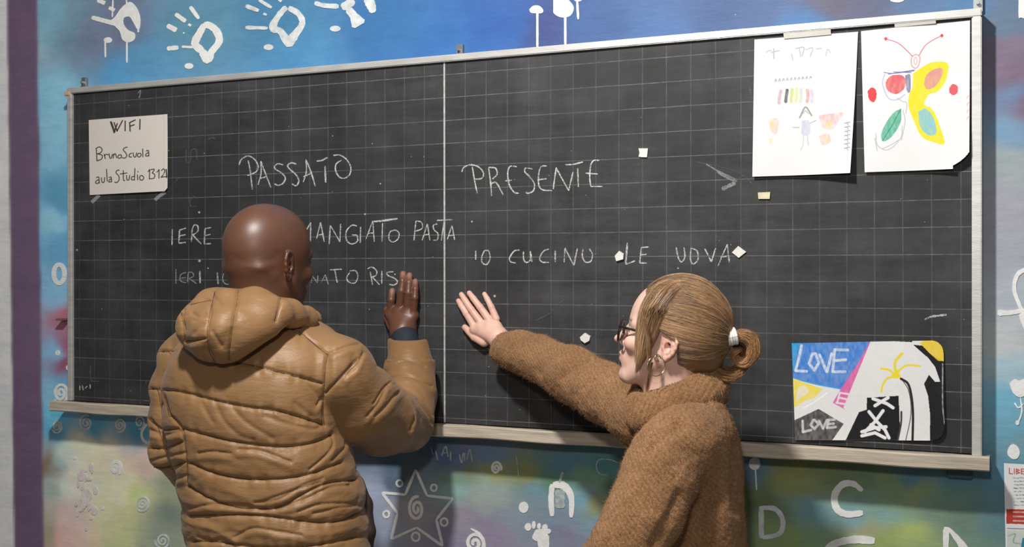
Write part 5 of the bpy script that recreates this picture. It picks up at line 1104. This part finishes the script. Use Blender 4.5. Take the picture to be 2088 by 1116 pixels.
# fabric tie
M_tie = simple('white_elastic', (.78, .76, .72), .7, .08, 60, bmp=.5, bscale=200)
c0 = P(1491, 687, dB - .016); axd = P(1500, 687, dB) - P(1478, 692, dB); axd /= np.linalg.norm(axd); e1 = np.cross(axd, [0, 0, 1]); e1 /= np.linalg.norm(e1); e2 = np.cross(axd, e1); tv = []
for k in range(4):
    a = np.linspace(0, 2 * math.pi, 25); rr = .0160 + .001 * (k % 2); tv.append((c0 + axd * (k - 1.5) * .0048)[None] + rr * (np.cos(a)[:, None] * e1 + np.sin(a)[:, None] * e2 * .9))
v, f = tubes(np.array(tv), .0029, 8); mesh('hair_tie', v, f, M_tie, woman)

# glasses (local head centimetres)
M_frame = simple('dark_tortoise_acetate', (.018, .012, .010), .22, .6, 120)
def glass_mat():
    m, t, b = nt('spectacle_lens'); b.inputs['Base Color'].default_value = (1, 1, 1, 1); b.inputs['Roughness'].default_value = .02; b.inputs['Alpha'].default_value = .05; return m
def lp(x, y, z): return WO + s * (np.array([x, y, z]) @ R)
fr = []
for sy in (-1, 1):
    a = np.linspace(0, 2 * math.pi, 33); c = np.array([9.95, 3.25 * sy, .75])
    rim = np.array([lp(c[0] - .10 * (2.5 * math.cos(q) * sy) * sy - .06 * abs(2.4 * math.cos(q)), c[1] + 2.45 * math.cos(q), c[2] + 2.15 * math.sin(q)) for q in a])
    fr.append(tubes(rim[None], .0027, 8) + (np.array([.02, .02, .02]),))
br = np.array([lp(10.1 + .15 * math.sin(math.pi * t), -.85 + 1.7 * t, 1.35) for t in np.linspace(0, 1, 8)]); fr.append(tubes(br[None], .0017, 8) + (np.array([.02] * 3),))
Vg, Qg, _c = joinm(fr); gl = mesh('glasses', Vg, Qg, M_frame, woman)
for sy in (-1, 1):
    tp = np.array([lp(*p) for p in smooth_line([(9.7, 5.6 * sy, 1.9), (8.5, 6.1 * sy, 1.9), (4, 6.7 * sy, 1.8), (0.2, 6.9 * sy, 1.8), (-1.6, 7.1 * sy, .6)], 6)])
    v, f = tubes(tp[None], .0026, 6); mesh('temple_arm', v, f, M_frame, gl)
    a = np.linspace(0, 2 * math.pi, 29)[:-1]; c = np.array([9.9, 3.25 * sy, .75]); vs = [lp(c[0] - .2 * abs(math.cos(q)), c[1] + 2.4 * math.cos(q), c[2] + 2.1 * math.sin(q)) for q in a]
    mesh('lens', vs, [list(range(len(vs)))], glass_mat(), gl)
# earrings
M_gold = simple('pale_gold', (.80, .66, .48), .18, .05, 20, metal=1)
def hoop(c, r_, th, e1, e2):
    a = np.linspace(0, 2 * math.pi, 33); p = c + r_ * (np.cos(a)[:, None] * e1 + np.sin(a)[:, None] * e2); v, f = tubes(p[None], th, 6); return v, f, np.array([1., 1, 1])
E1 = CR * .93 + CF * .37; E1 /= np.linalg.norm(E1); E2 = np.array([0, 0, 1.])
v, f, _c = hoop(P(1338, 747, 2.155), .0190, .0010, E1, E2); tag(mesh('earring', v, f, M_gold, woman), 'large thin gold hoop')
v, f, _c = hoop(P(1341, 731, 2.150), .0065, .0009, E1, E2); tag(mesh('earring', v, f, M_gold, woman), 'small thin gold hoop')
for o in list(bpy.data.objects):
    if o.type == 'EMPTY' and o.name.startswith('tmp'): bpy.data.objects.remove(o)
